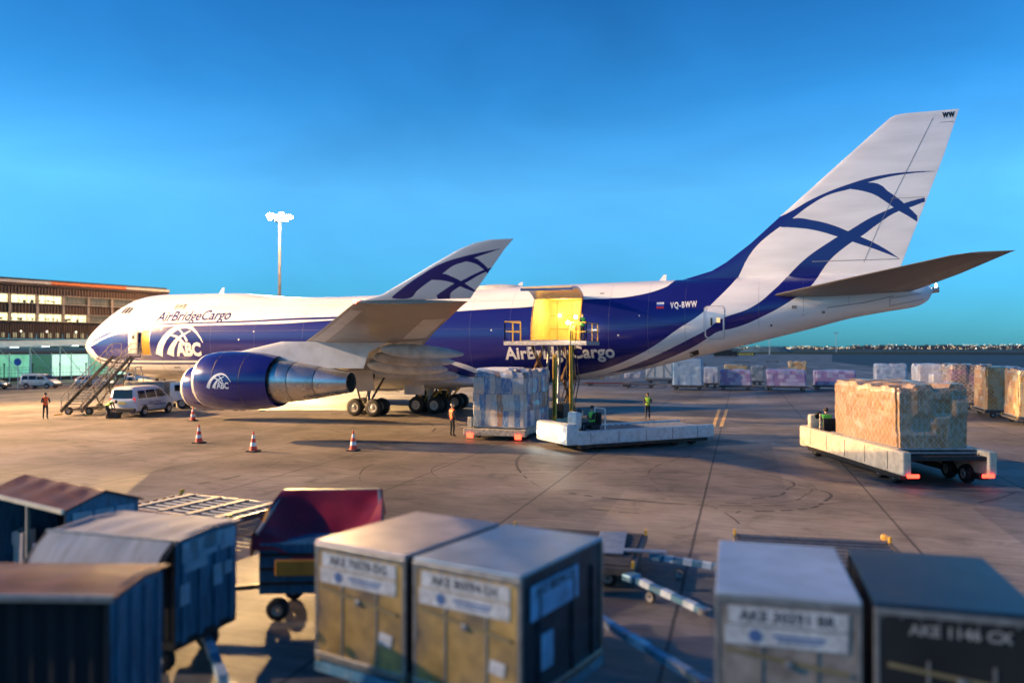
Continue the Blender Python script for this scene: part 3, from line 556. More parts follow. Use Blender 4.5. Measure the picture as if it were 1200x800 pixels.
# ================================================================== GROUND
def apron_mat():
    m = bpy.data.materials.new('concrete_slabs'); m.use_nodes = True; n = m.node_tree.nodes; l = m.node_tree.links; b = n['Principled BSDF']
    tc = n.new('ShaderNodeTexCoord'); mp = n.new('ShaderNodeMapping'); mp.vector_type = 'POINT'
    mp.inputs['Rotation'].default_value = (0, 0, R(-2.5)); mp.inputs['Location'].default_value = (-55.8, 33.2, 0); l.new(tc.outputs['Object'], mp.inputs[0])
    sp = n.new('ShaderNodeSeparateXYZ'); l.new(mp.outputs[0], sp.inputs[0])
    def mth(op, a, bb=None, c=None):
        q = n.new('ShaderNodeMath'); q.operation = op
        for i, t in enumerate((a, bb, c)):
            if t is None: continue
            if isinstance(t, (int, float)): q.inputs[i].default_value = t
            else: l.new(t, q.inputs[i])
        return q.outputs[0]
    def joint(o, per, wd, ph=0):
        t = mth('ABSOLUTE', mth('SUBTRACT', mth('FRACT', mth('ADD', mth('DIVIDE', o, per), 100.5 + ph)), .5)); return mth('LESS_THAN', t, wd / per)
    wob = n.new('ShaderNodeTexNoise'); wob.inputs['Scale'].default_value = 1.5; l.new(mp.outputs[0], wob.inputs[0])
    wx = mth('ADD', sp.outputs[0], mth('MULTIPLY', mth('SUBTRACT', wob.outputs[0], .5), .05))
    jx = joint(wx, 5.2, .035); jy = joint(mth('ADD', sp.outputs[1], mth('MULTIPLY', wob.outputs[0], .05)), 15.6, .022, .35)
    j = mth('MAXIMUM', jx, mth('MULTIPLY', jy, .45))
    # per-slab tone
    cx = mth('FLOOR', mth('ADD', mth('DIVIDE', sp.outputs[0], 5.2), .5)); cy = mth('FLOOR', mth('ADD', mth('DIVIDE', sp.outputs[1], 15.6), .85))
    cb = n.new('ShaderNodeCombineXYZ'); l.new(cx, cb.inputs[0]); l.new(cy, cb.inputs[1]); wn = n.new('ShaderNodeTexWhiteNoise'); wn.noise_dimensions = '2D'; l.new(cb.outputs[0], wn.inputs[0])
    tone = mth('MULTIPLY_ADD', wn.outputs[0], .42, .78)
    n1 = n.new('ShaderNodeTexNoise'); n1.inputs['Scale'].default_value = .16; n1.inputs['Detail'].default_value = 7; n1.inputs['Roughness'].default_value = .6; l.new(mp.outputs[0], n1.inputs[0])
    r1 = n.new('ShaderNodeMapRange'); r1.inputs[1].default_value = .3; r1.inputs[2].default_value = .7; r1.inputs[3].default_value = .42; r1.inputs[4].default_value = 1.4; l.new(n1.outputs[0], r1.inputs[0])
    # broom finish: fine streaks across the slabs
    m2 = n.new('ShaderNodeMapping'); m2.inputs['Scale'].default_value = (.35, 5, 1); m2.inputs['Rotation'].default_value = (0, 0, R(-14)); l.new(tc.outputs['Object'], m2.inputs[0])
    n2 = n.new('ShaderNodeTexNoise'); n2.inputs['Scale'].default_value = 1.6; n2.inputs['Detail'].default_value = 9; n2.inputs['Roughness'].default_value = .7; l.new(m2.outputs[0], n2.inputs[0])
    r2 = n.new('ShaderNodeMapRange'); r2.inputs[1].default_value = .35; r2.inputs[2].default_value = .65; r2.inputs[3].default_value = .60; r2.inputs[4].default_value = 1.24; l.new(n2.outputs[0], r2.inputs[0])
    # oil and rubber staining
    n3 = n.new('ShaderNodeTexNoise'); n3.inputs['Scale'].default_value = .55; n3.inputs['Detail'].default_value = 10; n3.inputs['Roughness'].default_value = .68; n3.inputs['Distortion'].default_value = 1.2; l.new(tc.outputs['Object'], n3.inputs[0])
    r3 = n.new('ShaderNodeMapRange'); r3.inputs[1].default_value = .52; r3.inputs[2].default_value = .70; r3.inputs[3].default_value = 1; r3.inputs[4].default_value = .42; l.new(n3.outputs[0], r3.inputs[0])
    f = mth('MULTIPLY', mth('MULTIPLY', tone, r1.outputs[0]), mth('MULTIPLY', r2.outputs[0], r3.outputs[0]))
    f = mth('MULTIPLY', f, mth('SUBTRACT', 1, mth('MULTIPLY', j, .72)))
    mx = n.new('ShaderNodeMix'); mx.data_type = 'RGBA'; mx.blend_type = 'MULTIPLY'; mx.inputs[0].default_value = 1; mx.inputs[6].default_value = (.205, .178, .152, 1); l.new(f, mx.inputs[7]); l.new(mx.outputs[2], b.inputs['Base Color'])
    rr = n.new('ShaderNodeMapRange'); rr.inputs[1].default_value = .3; rr.inputs[2].default_value = .75; rr.inputs[3].default_value = .75; rr.inputs[4].default_value = .48; l.new(n1.outputs[0], rr.inputs[0]); l.new(rr.outputs[0], b.inputs['Roughness'])
    bp = n.new('ShaderNodeBump'); bp.inputs['Strength'].default_value = .5; bp.inputs['Distance'].default_value = .012; l.new(mth('SUBTRACT', n2.outputs[0], mth('MULTIPLY', j, 1.2)), bp.inputs['Height']); l.new(bp.outputs[0], b.inputs['Normal'])
    return m
struct(MB().add([(-700, -400, 0), (900, -400, 0), (900, 560, 0), (-700, 560, 0)], [(0, 1, 2, 3)]).build('apron', apron_mat()))
grassm = M('dark_grass', (.035, .05, .025), .9, var=.4, scale=.02)
struct(MB().add([(-9000, -6000, -.05), (12000, -6000, -.05), (12000, 14000, -.05), (-9000, 14000, -.05)], [(0, 1, 2, 3)]).build('airfield_ground', grassm))
asphalt = M('asphalt', (.06, .055, .052), .75, var=.3, scale=.4, bump=.3)
def strip(name, pts, wd, z, mat, group=None):
    me = band([(p[0], p[1]) for p in pts], wd, wd); mb = MB()
    for q in me: mb.add([(a, b_, z) for a, b_ in q], [(0, 1, 2, 3)])
    return mb.build(name, mat)
# service road in front of the terminal with its red restriction strip and dashes
ra, rb = at(-40, 462), at(240, 452)
dv = (rb - ra).normalized(); nv_ = Vector((-dv.y, dv.x, 0))
struct(strip('service_road', [ra - dv * 30 + nv_ * 5, rb + dv * 60 + nv_ * 5], 15, .004, asphalt))
struct(strip('red_line', [ra + dv * 0 + nv_ * 8.5, rb + dv * 60 + nv_ * 8.5], .7, .009, M('red_road_paint', (.62, .06, .04), .6, var=.2, scale=3)))
wp = M('white_road_paint', (.7, .7, .66), .6, var=.3, scale=5, dirt=(.25, .22, .2)); yp = M('yellow_road_paint', (.80, .50, .14), .6, var=.2, scale=4, dirt=(.25, .2, .15))
mb = MB()
for k in range(14):
    a = ra + dv * (k * 5.5 - 10) + nv_ * 3.5
    for q in band([(a.x, a.y), ((a + dv * 2.6).x, (a + dv * 2.6).y)], .22, .22): mb.add([(x, y, .009) for x, y in q], [(0, 1, 2, 3)])
struct(mb.build('road_markings', wp))
for i in (0, 1):
    a, b_ = at(836 + i * 9, 500), at(843 + i * 9, 479)
    struct(strip('yellow_lead_line', [a, b_], .22, .005, yp))
mb = MB()
for (p, q) in (((930, 428), (1200, 452)), ((905, 425), (1110, 446)), ((960, 425), (1200, 440)), ((1040, 445), (1140, 436))):
    a, b_ = at(*p), at(*q)
    for qq in band([(a.x, a.y), (b_.x, b_.y)], .3, .3): mb.add([(x, y, .005) for x, y in qq], [(0, 1, 2, 3)])
struct(mb.build('taxi_line', wp))
fta = M('far_taxiway_asphalt', (.030, .040, .044), .7, var=.2, scale=.05)
pp = [at(975, 423.5), at(1075, 437), at(1290, 458), at(1290, 411.8), at(975, 411.8)]
struct(MB().add([(q.x, q.y, .002 + .002) for q in pp], [(0, 1, 2, 3, 4)]).build('far_taxiway', fta))
# tyre arcs left by turning tractors
tm = M('tyre_rubber_mark', (.055, .048, .044), .7, var=.5, scale=3); mb = MB()
random.seed(11)
extra = []
for k in range(46):
    px, py = random.uniform(60, 1150), random.choice((random.uniform(500, 620), random.uniform(500, 700)))
    a = random.uniform(0, 360); extra.append((px, py, random.uniform(1.5, 16), int(a), int(a + random.uniform(12, 70))))
for px, py, r0, a0, a1 in ((838, 575, 3.6, -70, 75), (838, 570, 3.1, -80, 60), (842, 565, 2.5, -60, 80), (880, 525, 2.6, 10, 140), (890, 535, 3.2, -40, 60), (800, 560, 6.5, -120, -20), (520, 560, 9, 60, 110), (700, 600, 8, 80, 130), (150, 505, 5, -40, 30), (820, 540, 5.5, 90, 170), (990, 560, 7, 150, 210)) + tuple(extra):
    c = at(px, py)
    e_ = random.uniform(.55, 1.3); pts = [(c.x + (r0 + .12 * math.sin(a * .11)) * math.cos(R(a)), c.y + e_ * r0 * math.sin(R(a))) for a in range(a0, a1, 3)]
    for k, q in enumerate(band(pts, random.uniform(.07, .2), .02) if len(pts) > 2 else []):
        if random.random() < .72: mb.add([(x, y, .0045) for x, y in q], [(0, 1, 2, 3)])
o = mb.build('tyre_marks', tm); o['kind'] = 'stuff'; o['label'] = 'dark curved tyre marks scrubbed into the concrete apron'; o['category'] = 'tyre marks'

# far shore: mound, grass bank, city lights
gb = MB().add([(-800, 570, 0), (900, 570, 0), (2500, 900, 0), (2500, 905, 1.6), (900, 575, 1.5), (-800, 575, 1.5)], [(0, 1, 4, 5), (1, 2, 3, 4)]).build('grass_bank', grassm); struct(gb)
hc = at(898, 411.2); rings = []
random.seed(3)
for z, sx, sy in ((0, 23, 14), (2.2, 19, 11), (4.4, 14.5, 7.5), (5.6, 12, 5), (5.8, 10, 3)):
    rings.append([(hc.x * .55 + 59.4 * .45 + sx * math.cos(2 * math.pi * k / 28) * (1 + .06 * math.sin(k * 2.3)), hc.y * .55 - 54.9 * .45 + sy * math.sin(2 * math.pi * k / 28), z + .15 * math.sin(k * 1.7)) for k in range(28)])
struct(MB().loft(rings).build('gravel_mound', M('gravel_mound', (.10, .16, .17), .9, var=.3, scale=.3), smooth=True))
random.seed(8)
cm = M('far_building', (.05, .06, .08), .8); warm = M('city_light_warm', (1, .8, .5), emit=(1, .70, .36), es=3.2); cold = M('city_light_cold', (.8, .9, 1), emit=(.8, .95, 1), es=2.6)
city = MB(); lights = MB()
for k in range(430):
    px = random.uniform(870, 1235) if k % 3 else random.uniform(1020, 1235); dist = random.uniform(2100, 3400)
    d = (_f0 + _r * ((px - 600) / 918.056)) * dist; x, y = 59.4 + d.x, -55 + d.y; hgt = random.uniform(3, 13) * (.75 if px < 1000 else 1.15) * (dist / 2700)
    wdt = random.uniform(6, 30)
    city.box((x, y, hgt / 2), (wdt, 12, hgt), cm)
    for q in range(random.randint(2, 4)):
        s_ = random.uniform(.7, 1.5) * dist / 2700
        lights.box((x + random.uniform(-14, 14), y - 14, random.choice((2, 3, 5, hgt * .8, hgt + 1))), (s_, 1, s_), warm if random.random() < .75 else cold)
o = city.build('distant_town', cm, fix=False); tag(o, 'dark low skyline of far buildings along the horizon', 'town', kind='stuff')
o = lights.build('town_lights', warm, fix=False); tag(o, 'band of tiny warm town lights glittering along the horizon', 'town lights', kind='stuff')
# perimeter barrier
def pole(name, p, h, label, cat, group=None, r=.18):
    t = empty(name, p, 0, label, cat, group)
    MB().tube((0, 0, 0), (0, 0, h), r, r * .6, 10).build('pole', M('galvanised', (.45, .45, .44), .4, .5), t, smooth=True)
    MB().box((0, 0, h), (r * 8, r * 2, r * 2.4), M('galvanised')).build('lamp_head', None, t); return t
p = at(902, 415); pole('apron_light_pole', p, (4.8 + 12 * (p - camo.location).length / 918 - 0), 'slim pale light pole standing in front of the gravel mound', 'light pole', 'far apron light poles', .35)
p = at(980, 414.5); pole('apron_light_pole', p, (4.8 + 16 * (p - camo.location).length / 918), 'slim pale light pole standing against the distant lights', 'light pole', 'far apron light poles', .35)

# ================================================================== TERMINAL BUILDING
T0 = Vector((-51.0, 31.5, 0)); tu_ = Vector((.251, .968, 0)); tn = Vector((.968, -.251, 0)); tang = math.atan2(tu_.y, tu_.x)
ter = empty('terminal_building', T0, tang, 'long brown terminal with two rows of lit windows and an orange roof edge', 'building')   # local x along the front, -y towards the apron
cladm = M('bronze_cladding', (.13, .062, .03), .55, .2, .35, 1.2, stretch=(6, 6, .35), dirt=(.05, .025, .012), damt=.5)
concr = M('warm_concrete', (.42, .29, .19), .7, var=.15, scale=1)
SL, SR = -22, 27.4; LN = SR - SL; MC = (SL + SR) / 2
# ribbed cladding bands
def ribs(z0, z1, y0=0):
    mb = MB().box((MC, y0 + .4, (z0 + z1) / 2), (LN, .6, z1 - z0)); x = SL
    while x < SR: mb.box((x, y0 + .06, (z0 + z1) / 2), (.16, .16, z1 - z0 - .02)); x += .48
    return mb
for z0, z1 in ((13.05, 14.35), (10.15, 11.75)): ribs(z0, z1).build('cladding_band', cladm, ter)
MB().box((MC, 10.5, 11), (LN, 19, 7.4)).build('wall', M('dark_core', (.06, .045, .035), .8), ter)
for z in (11.68, 13.02, 8.93, 10.12): MB().box((MC, -.05, z), (LN, .5, .13)).build('ledge', concr, ter)
# roof edge in alternating cream and orange lengths
cr_, orr = M('cream_fascia', (.66, .50, .36), .5), M('orange_fascia', (.80, .16, .02), .5)
for i, (a, b_) in enumerate(((SL, 7.0), (7.0, 19.3), (19.3, SR))):
    MB().box(((a + b_) / 2, .3, 14.95), (b_ - a - .02, 1.6, .42), cr_ if i % 2 == 0 else orr).build('roof_edge', None, ter)
MB().box((MC, .5, 14.55), (LN, 1.6, .36)).build('roof_soffit', M('soffit', (.10, .05, .03), .7), ter)
MB().box((MC, 10, 15.35), (LN, 19, .35)).build('roof', M('roof_felt', (.05, .05, .05), .8), ter)
winm = M('lit_office_window', (.9, .85, .5), .2, emit=(.95, .86, .42), es=1.25); dim = M('dim_office_window', (.1, .08, .05), .12, emit=(.8, .55, .25), es=.10)
mull = M('window_mullion', (.35, .25, .17), .5)
offm = M('office_shapes', (.10, .11, .07), .7)
x = -18.5; bay = 3.95; k = 0; random.seed(5)
while x < 24:
    for z0, z1 in ((11.76, 12.94), (9.01, 10.05)):
        lit = (k < 8 and (z0 < 11 or k < 7)) or random.random() < .15
        lit = lit if k < 8 else False
        wn_ = MB().box((x + bay / 2, .42, (z0 + z1) / 2), (bay - .25, .05, z1 - z0), winm if lit else dim).build('window', None, ter)
        f = MB()
        for q in ((1, 2) if lit else (1, 2, 3, 4)): f.box((x + .12 + q * (bay - .25) / (3 if lit else 5), .36, (z0 + z1) / 2), (.05, .06, z1 - z0))
        f.box((x + bay / 2, .36, z0 + .42), (bay - .25, .04, .05)); f.build('window_frame', mull, wn_)
        if lit:
            for q in range(6): MB().box((x + .4 + random.random() * (bay - .9), .385 - q * .002, z0 + .15 + random.random() * .25), (random.uniform(.1, .5), .012, random.uniform(.12, .45))).build('desk_silhouette', offm, wn_)
    MB().box((x, .12, 11.0), (.36, .5, 5.3 - 1.35)).build('pier', concr, ter)
    x += bay; k += 1
# deep lower screen with glow behind, dark soffit, ground floor
x = -18.5
while x < 24:
    pn = MB().box((x + bay / 2, .2, 7.55), (bay - .12, .12, 2.7)); 
    xx = x + .1
    while xx < x + bay - .1: pn.box((xx, .1, 7.55), (.07, .12, 2.68)); xx += .36
    o = pn.build('screen_panel', cladm, ter)
    for q in range(3): MB().box((x + .8 + q * 1.15, .125, 6.75), (.5, .02, .75)).build('screen_glow', M('screen_glow', (.4, .35, .2), emit=(.75, .62, .30), es=.22), o)
    MB().sphere((x + .9 + 1.2 * random.random(), .05, 7.35), .1, M('small_lamp', (1, .9, .7), emit=(1, .85, .6), es=6)).build('small_lamp', None, o)
    x += bay
MB().box((MC, -.6, 5.95), (LN, 2.4, .3)).build('floor_edge', M('soffit'), ter)
MB().box((MC, 3, 5.3), (LN, 5, 1.0)).build('dark_soffit', M('dark_core'), ter)
# glazed ground hall, lit green
hall = empty('glazed_hall', T0 + tn * 6.5 - tu_ * 2, tang, 'low glazed hall lit green under a sloping white canopy', 'building')
gl = M('green_lit_glass', (.25, .5, .35), .15, var=.5, scale=.6, emit=(.20, .62, .36), es=.42, stretch=(1, 1, .3)); wf = M('white_steel', (.62, .68, .64), .4)
x = -20; random.seed(6)
brt = M('bright_hall_glass', (.5, .7, .55), .15, emit=(.62, .95, .70), es=.65); dk = M('dark_hall_glass', (.03, .06, .05), .1, emit=(.06, .22, .14), es=.4)
while x < 46:
    MB().box((x + 1.45, 0, 2.0), (2.8, .08, 3.6), random.choice((gl, gl, brt, dk, gl))).build('window', None, hall)
    MB().tube((x, -.15, 0), (x, -.15, 4.0), .08, n=8).build('column', wf, hall); x += 2.9
MB().box((13, .1, .1), (66, .5, .9)).build('plinth', M('red_brick_low_wall', (.12, .045, .03), .8), hall)
MB().box((13, 2.5, 4.0), (66, 5, .2)).build('ceiling', M('soffit'), hall)
canm = M('canopy_panel', (.55, .62, .6), .35, emit=(.6, .85, .72), es=.12)  # panels glow faintly green-white, standing in for the hall light falling on them
for k in range(15):
    xa = -19 + k * 4.2; z0 = 4.1 + k * .11
    MB().add([(xa, 1.5, z0 + 1.1), (xa + 3.9, 1.5, z0 + 1.2), (xa + 3.9, -5.5, z0 + .45), (xa, -5.5, z0 + .35), (xa, 1.5, z0 + 1.2), (xa + 3.9, 1.5, z0 + 1.3), (xa + 3.9, -5.5, z0 + .55), (xa, -5.5, z0 + .45)], [(0, 1, 2, 3), (7, 6, 5, 4), (0, 1, 5, 4), (1, 2, 6, 5), (2, 3, 7, 6), (3, 0, 4, 7)]).build('canopy_panel', canm, hall)
    f = MB().bar((xa, 1.4, z0 + .95), (xa, -5.6, z0 + .25), .12, .2).bar((xa, 1.4, z0 + .3), (xa, -5.6, z0 + .22), .08, .1)
    for q in range(5): f.bar((xa, 1.2 - q * 1.3, z0 + .3), (xa, .6 - q * 1.3, z0 + .85 - q * .12), .05, .05)
    f.bar((xa, -2.4, 0), (xa, -2.4, z0 + .5), .14, .14).bar((xa, -2.4, z0 + .3), (xa + 3.6, -2.4, .5), .07, .07)
    f.build('canopy_truss', wf, hall)
    MB().box((xa + 2, -2, z0 + .35), (1.6, .3, .06), M('strip_lamp', (1, 1, 1), emit=(.75, 1, .85), es=6)).build('strip_lamp', None, hall)
# security fence with cranked top
fa, fb = at(-30, 452), at(150, 447); fd = (fb - fa); FLn = fd.length; fr_ = math.atan2(fd.y, fd.x)
fen = empty('security_fence', fa, fr_, 'tall dark mesh fence with curved posts in front of the green-lit hall', 'fence')
dkp = M('dark_green_post', (.02, .03, .028), .6); x = 0
while x < FLn:
    MB().tube((x, 0, 0), (x, 0, 2.3), .06, n=6).tube((x, 0, 2.3), (x, -.35, 2.75), .05, n=6).tube((x, 0, 2.3), (x, .35, 2.75), .05, n=6).build('fence_post', dkp, fen); x += 3.2
mb = MB()
for z in (.15, .6, 1.05, 1.5, 1.95, 2.25): mb.bar((0, 0, z), (FLn, 0, z), .02, .03)
for k in range(int(FLn / .4)): mb.bar((k * .4, 0, .1), (k * .4, 0, 2.25), .018, .018)
mb.build('mesh_panel', dkp, fen)

# floodlight mast behind the aircraft
mp_ = Vector((-22.3, 60.3, 0)); mast = empty('floodlight_mast', mp_, 0, 'tall slim floodlight mast shining behind the front fuselage', 'light mast')
MB().tube((0, 0, 0), (0, 0, 27.5), .38, .17, 16).build('pole', M('mast_paint', (.16, .15, .14), .6, .1), mast, smooth=True)
MB().tube((0, 0, 12.9), (0, 0, 13.4), .42, .42, 14).build('collar', M('galvanised'), mast, smooth=30); MB().tube((0, 0, 26.6), (0, 0, 27.0), .9, .9, 18).build('head_frame', M('galvanised'), mast, smooth=30)
flm = M('flood_glass', (1, 1, 1), emit=(1, .84, .58), es=90)
for k in range(8):
    a = 2 * math.pi * k / 8; c = Vector((math.cos(a) * 1.5, math.sin(a) * 1.5, 27.3 + .35 * (k % 2))); h_ = MB().box(c, (.7, .7, .6), M('lamp_housing', (.3, .3, .3), .5), rot=(0, 0, a)).build('floodlight', None, mast)
    MB().sphere(c + Vector((math.cos(a) * .42, math.sin(a) * .42, -.12)), (.27, .27, .27), flm, 12).build('lens', None, h_, smooth=True)
ml_ = lamp('mast_light', (.6, -2.4, 26.9), 330000, (1, .60, .22), typ='SPOT', parent=mast)
ml_.data.spot_size = R(80); ml_.data.spot_blend = .8; ml_.data.shadow_soft_size = .8
ml_.rotation_euler = (Vector((22, -8, 0)) - Vector((-22, 58, 27))).to_track_quat('-Z', 'Y').to_euler()
lamp('mast_glow', (2.0, -3, 27.6), 42000, (1, .62, .3), .8, parent=mast)
# its twin left of the picture, the source of the golden pool on the stand
m2_ = empty('floodlight_mast', (-38, -25, 0), 0, 'tall floodlight mast standing left of the nose stand, just outside the photo', 'light mast')
for ch in list(mast.children):
    if ch.type != 'LIGHT': copy_tree(ch, m2_)
fl_ = lamp('mast_light', (0, 0, 26.5), 1900000, (1, .56, .20), typ='SPOT', parent=m2_)
fl_.data.spot_size = R(52); fl_.data.spot_blend = 1.0; fl_.data.shadow_soft_size = .8
fl_.rotation_euler = (Vector((18, -15, 0)) - Vector((-38, -25, 26.5))).to_track_quat('-Z', 'Y').to_euler()

# ================================================================== PEOPLE
skinm = M('skin', (.48, .29, .2), .5, var=.05); trous = M('dark_trousers', (.018, .02, .028), .8, var=.2, scale=9); shoe = M('boots', (.01, .01, .01), .5)
jack = M('dark_jacket', (.022, .022, .03), .8, var=.2, scale=9); hairm = M('hair', (.05, .032, .02), .7); greyhair = M('grey_hair', (.3, .29, .28), .7)
hv_o = M('orange_vest', (.85, .12, .02), .6, emit=(1, .15, .02), es=.05); hv_y = M('yellow_vest', (.50, .85, .06), .6, var=.08, scale=12); hv_g = M('green_vest', (.16, .72, .08), .6, var=.08, scale=12); refl = M('reflective_tape', (.75, .76, .72), .25)
def person(loc, rz, label, vest, pose='stand', hair=hairm, jacket=jack, group=None, holds=None):
    J = dict(pel=(0, 0, .95), wai=(0, 0, 1.1), che=(0, 0, 1.33), nb=(0, .01, 1.46), nk=(0, 0, 1.52), h1=(0, -.015, 1.585), h2=(0, -.02, 1.665), h3=(0, -.005, 1.735), no=(0, -.108, 1.655))
    for s, k in ((1, 'l'), (-1, 'r')):
        J.update({'sh' + k: (s * .185, .01, 1.42), 'el' + k: (s * .245, .04, 1.15), 'wr' + k: (s * .235, -.07, .92), 'hi' + k: (s * .09, 0, .9), 'kn' + k: (s * .11, -.015, .5), 'an' + k: (s * .12, .02, .09), 'to' + k: (s * .14, -.14, .035)})
    if pose == 'arms':
        for s, k in ((1, 'l'), (-1, 'r')): J['el' + k] = (s * .27, -.06, 1.17); J['wr' + k] = (s * .1, -.26, 1.12)
    if pose == 'bend':
        for q, (y, z) in dict(pel=(.1, .82), wai=(.02, .93), che=(-.18, 1.05), nb=(-.32, 1.1), nk=(-.37, 1.11), h1=(-.43, 1.12), h2=(-.5, 1.13), h3=(-.57, 1.15), no=(-.52, 1.04)).items(): J[q] = (0, y, z)
        for s, k in ((1, 'l'), (-1, 'r')): J.update({'sh' + k: (s * .185, -.26, 1.08), 'el' + k: (s * .22, -.34, .82), 'wr' + k: (s * .16, -.42, .6), 'hi' + k: (s * .09, .08, .8), 'kn' + k: (s * .12, -.08, .46), 'an' + k: (s * .12, .05, .09), 'to' + k: (s * .14, -.12, .035)})
    if pose == 'sit':
        dz = -.42
        for q in ('pel', 'wai', 'che', 'nb', 'nk', 'h1', 'h2', 'h3', 'no'): J[q] = (J[q][0], J[q][1], J[q][2] + dz)
        for s, k in ((1, 'l'), (-1, 'r')): J.update({'sh' + k: (s * .185, .01, 1.42 + dz), 'el' + k: (s * .25, -.1, 1.17 + dz), 'wr' + k: (s * .16, -.34, 1.2 + dz), 'hi' + k: (s * .09, -.03, .5), 'kn' + k: (s * .13, -.44, .52), 'an' + k: (s * .13, -.46, .09), 'to' + k: (s * .14, -.62, .035)})
    segs = [('pel', 'wai', 'T'), ('wai', 'che', 'T'), ('che', 'nb', 'T'), ('nb', 'nk', 'S'), ('nk', 'h1', 'S'), ('h1', 'h2', 'S'), ('h2', 'h3', 'S'), ('h2', 'no', 'S')]
    rad = dict(pel=(.15, .115), wai=(.135, .105), che=(.165, .12), nb=(.075, .07), nk=(.055, .055), h1=(.068, .075), h2=(.078, .098), h3=(.055, .065), no=(.012, .012))
    for s, k in ((1, 'l'), (-1, 'r')):
        segs += [('che', 'sh' + k, 'T'), ('sh' + k, 'el' + k, 'A'), ('el' + k, 'wr' + k, 'A'), ('pel', 'hi' + k, 'L'), ('hi' + k, 'kn' + k, 'L'), ('kn' + k, 'an' + k, 'L'), ('an' + k, 'to' + k, 'B')]
        rad.update({'sh' + k: (.068, .068), 'el' + k: (.048, .048), 'wr' + k: (.03, .03), 'hi' + k: (.09, .095), 'kn' + k: (.062, .065), 'an' + k: (.045, .048), 'to' + k: (.045, .035)})
        w_ = Vector(J['wr' + k]); e_ = Vector(J['el' + k]); d = (w_ - e_).normalized(); side = d.cross(Vector((0, 1, .2))).normalized() * s
        J['pa' + k] = tuple(w_ + d * .075); rad['pa' + k] = (.034, .022); segs.append(('wr' + k, 'pa' + k, 'S'))
        back = side.cross(d).normalized()
        for i, (off, L) in enumerate(((-.027, .066), (-.009, .078), (.009, .073), (.027, .055))):
            a = Vector(J['pa' + k]) + d * .022 + back * off; b1 = a + d * L * .5; b2 = b1 + (d + side * -.45).normalized() * L * .5
            for t, p in (('f%da' % i, a), ('f%db' % i, b1), ('f%dc' % i, b2)): J[t + k] = tuple(p); rad[t + k] = (.0085, .0085)
            segs += [('pa' + k, 'f%da' % i + k, 'S'), ('f%da' % i + k, 'f%db' % i + k, 'S'), ('f%db' % i + k, 'f%dc' % i + k, 'S')]
        a = w_ + d * .03 - back * .03; b1 = a + (d - back * .9).normalized() * .035; b2 = b1 + (d * 1.4 - back * .3).normalized() * .03
        for t, p in (('ta', a), ('tb', b1), ('tc', b2)): J[t + k] = tuple(p); rad[t + k] = (.0105, .0105)
        segs += [('wr' + k, 'ta' + k, 'S'), ('ta' + k, 'tb' + k, 'S'), ('tb' + k, 'tc' + k, 'S')]
    names = list(J); me = bpy.data.meshes.new('person'); me.from_pydata([J[n_] for n_ in names], [(names.index(a), names.index(b_)) for a, b_, _ in segs], [])
    o = bpy.data.objects.new('person', me); link(o); o.modifiers.new('s', 'SKIN')
    for i, n_ in enumerate(names):
        sv = me.skin_vertices[0].data[i]; sv.radius = rad[n_]; sv.use_root = n_ == 'pel'
    sb = o.modifiers.new('ss', 'SUBSURF'); sb.levels = 1; sb.render_levels = 1
    dg = bpy.context.evaluated_depsgraph_get(); m2 = bpy.data.meshes.new_from_object(o.evaluated_get(dg)); o.modifiers.clear(); o.data = m2
    m2.materials.clear(); mm = dict(T=0, A=0, L=1, S=2, B=3)
    for q in (jacket, trous, skinm, shoe): m2.materials.append(q)
    sg = [(np.array(J[a]), np.array(J[b_]), c) for a, b_, c in segs]; tf = []
    for p in m2.polygons:
        c = np.array(p.center); best = None
        for a, b_, k in sg:
            ab = b_ - a; t = np.clip(np.dot(c - a, ab) / max(1e-9, ab @ ab), 0, 1); ds = np.linalg.norm(c - a - ab * t)
            if k == 'S' : ds *= 1.05
            if best is None or ds < best[0]: best = (ds, k)
        p.material_index = mm[best[1]]; p.use_smooth = True
        if best[1] == 'T': tf.append(p.index)
    if pose == 'sit': o.location = loc
    o.location = loc; o.rotation_euler = (0, 0, rz)
    root = o
    # vest: the torso surface offset outwards
    bm = bmesh.new(); bm.from_mesh(m2); bm.faces.ensure_lookup_table(); keep = set(tf)
    bmesh.ops.delete(bm, geom=[f for f in bm.faces if f.index not in keep], context='FACES')
    bm.normal_update()
    for v in bm.verts: v.co += v.normal * .016
    m3 = bpy.data.meshes.new('vest'); bm.to_mesh(m3); bm.free(); m3.materials.clear(); m3.materials.append(vest); m3.materials.append(refl)
    ax = (Vector(J['nb']) - Vector(J['pel']))
    for p in m3.polygons:
        t = (Vector(p.center) - Vector(J['pel'])).dot(ax) / ax.length_squared
        p.material_index = 1 if .30 < t < .40 else 0
    vo = bpy.data.objects.new('vest', m3); link(vo, root)
    h2 = Vector(J['h2']); ha = (Vector(J['h3']) - Vector(J['h1'])).normalized(); bk = -(Vector(J['no']) - h2).normalized()
    hm = MB().sphere((0, 0, 0), (.098, .112, .10), hair, 14); q = ha.to_track_quat('Z', 'Y')
    hm.v = [h2 + ha * .035 + bk * .02 + (bk.cross(ha) * v[0] + bk * v[1] + ha * v[2]) for v in hm.v]
    hm.v = [tuple(v) for v in hm.v]; hm.build('hair', None, root, smooth=True)
    for s in (-1, 1):
        c = h2 - bk * .088 + bk.cross(ha) * s * .032 + ha * .012; MB().sphere(c, .012, shoe, 8).build('eye', None, root)
        c = h2 + bk.cross(ha) * s * .088; MB().sphere(c, (.014, .022, .03), skinm, 8).build('ear', None, root)
    c = h2 - bk * .088 - ha * .045; MB().sphere(c, (.024, .01, .007), M('lips', (.4, .12, .1), .5), 8).build('mouth', None, root)
    tag(root, label, 'person', group); return root
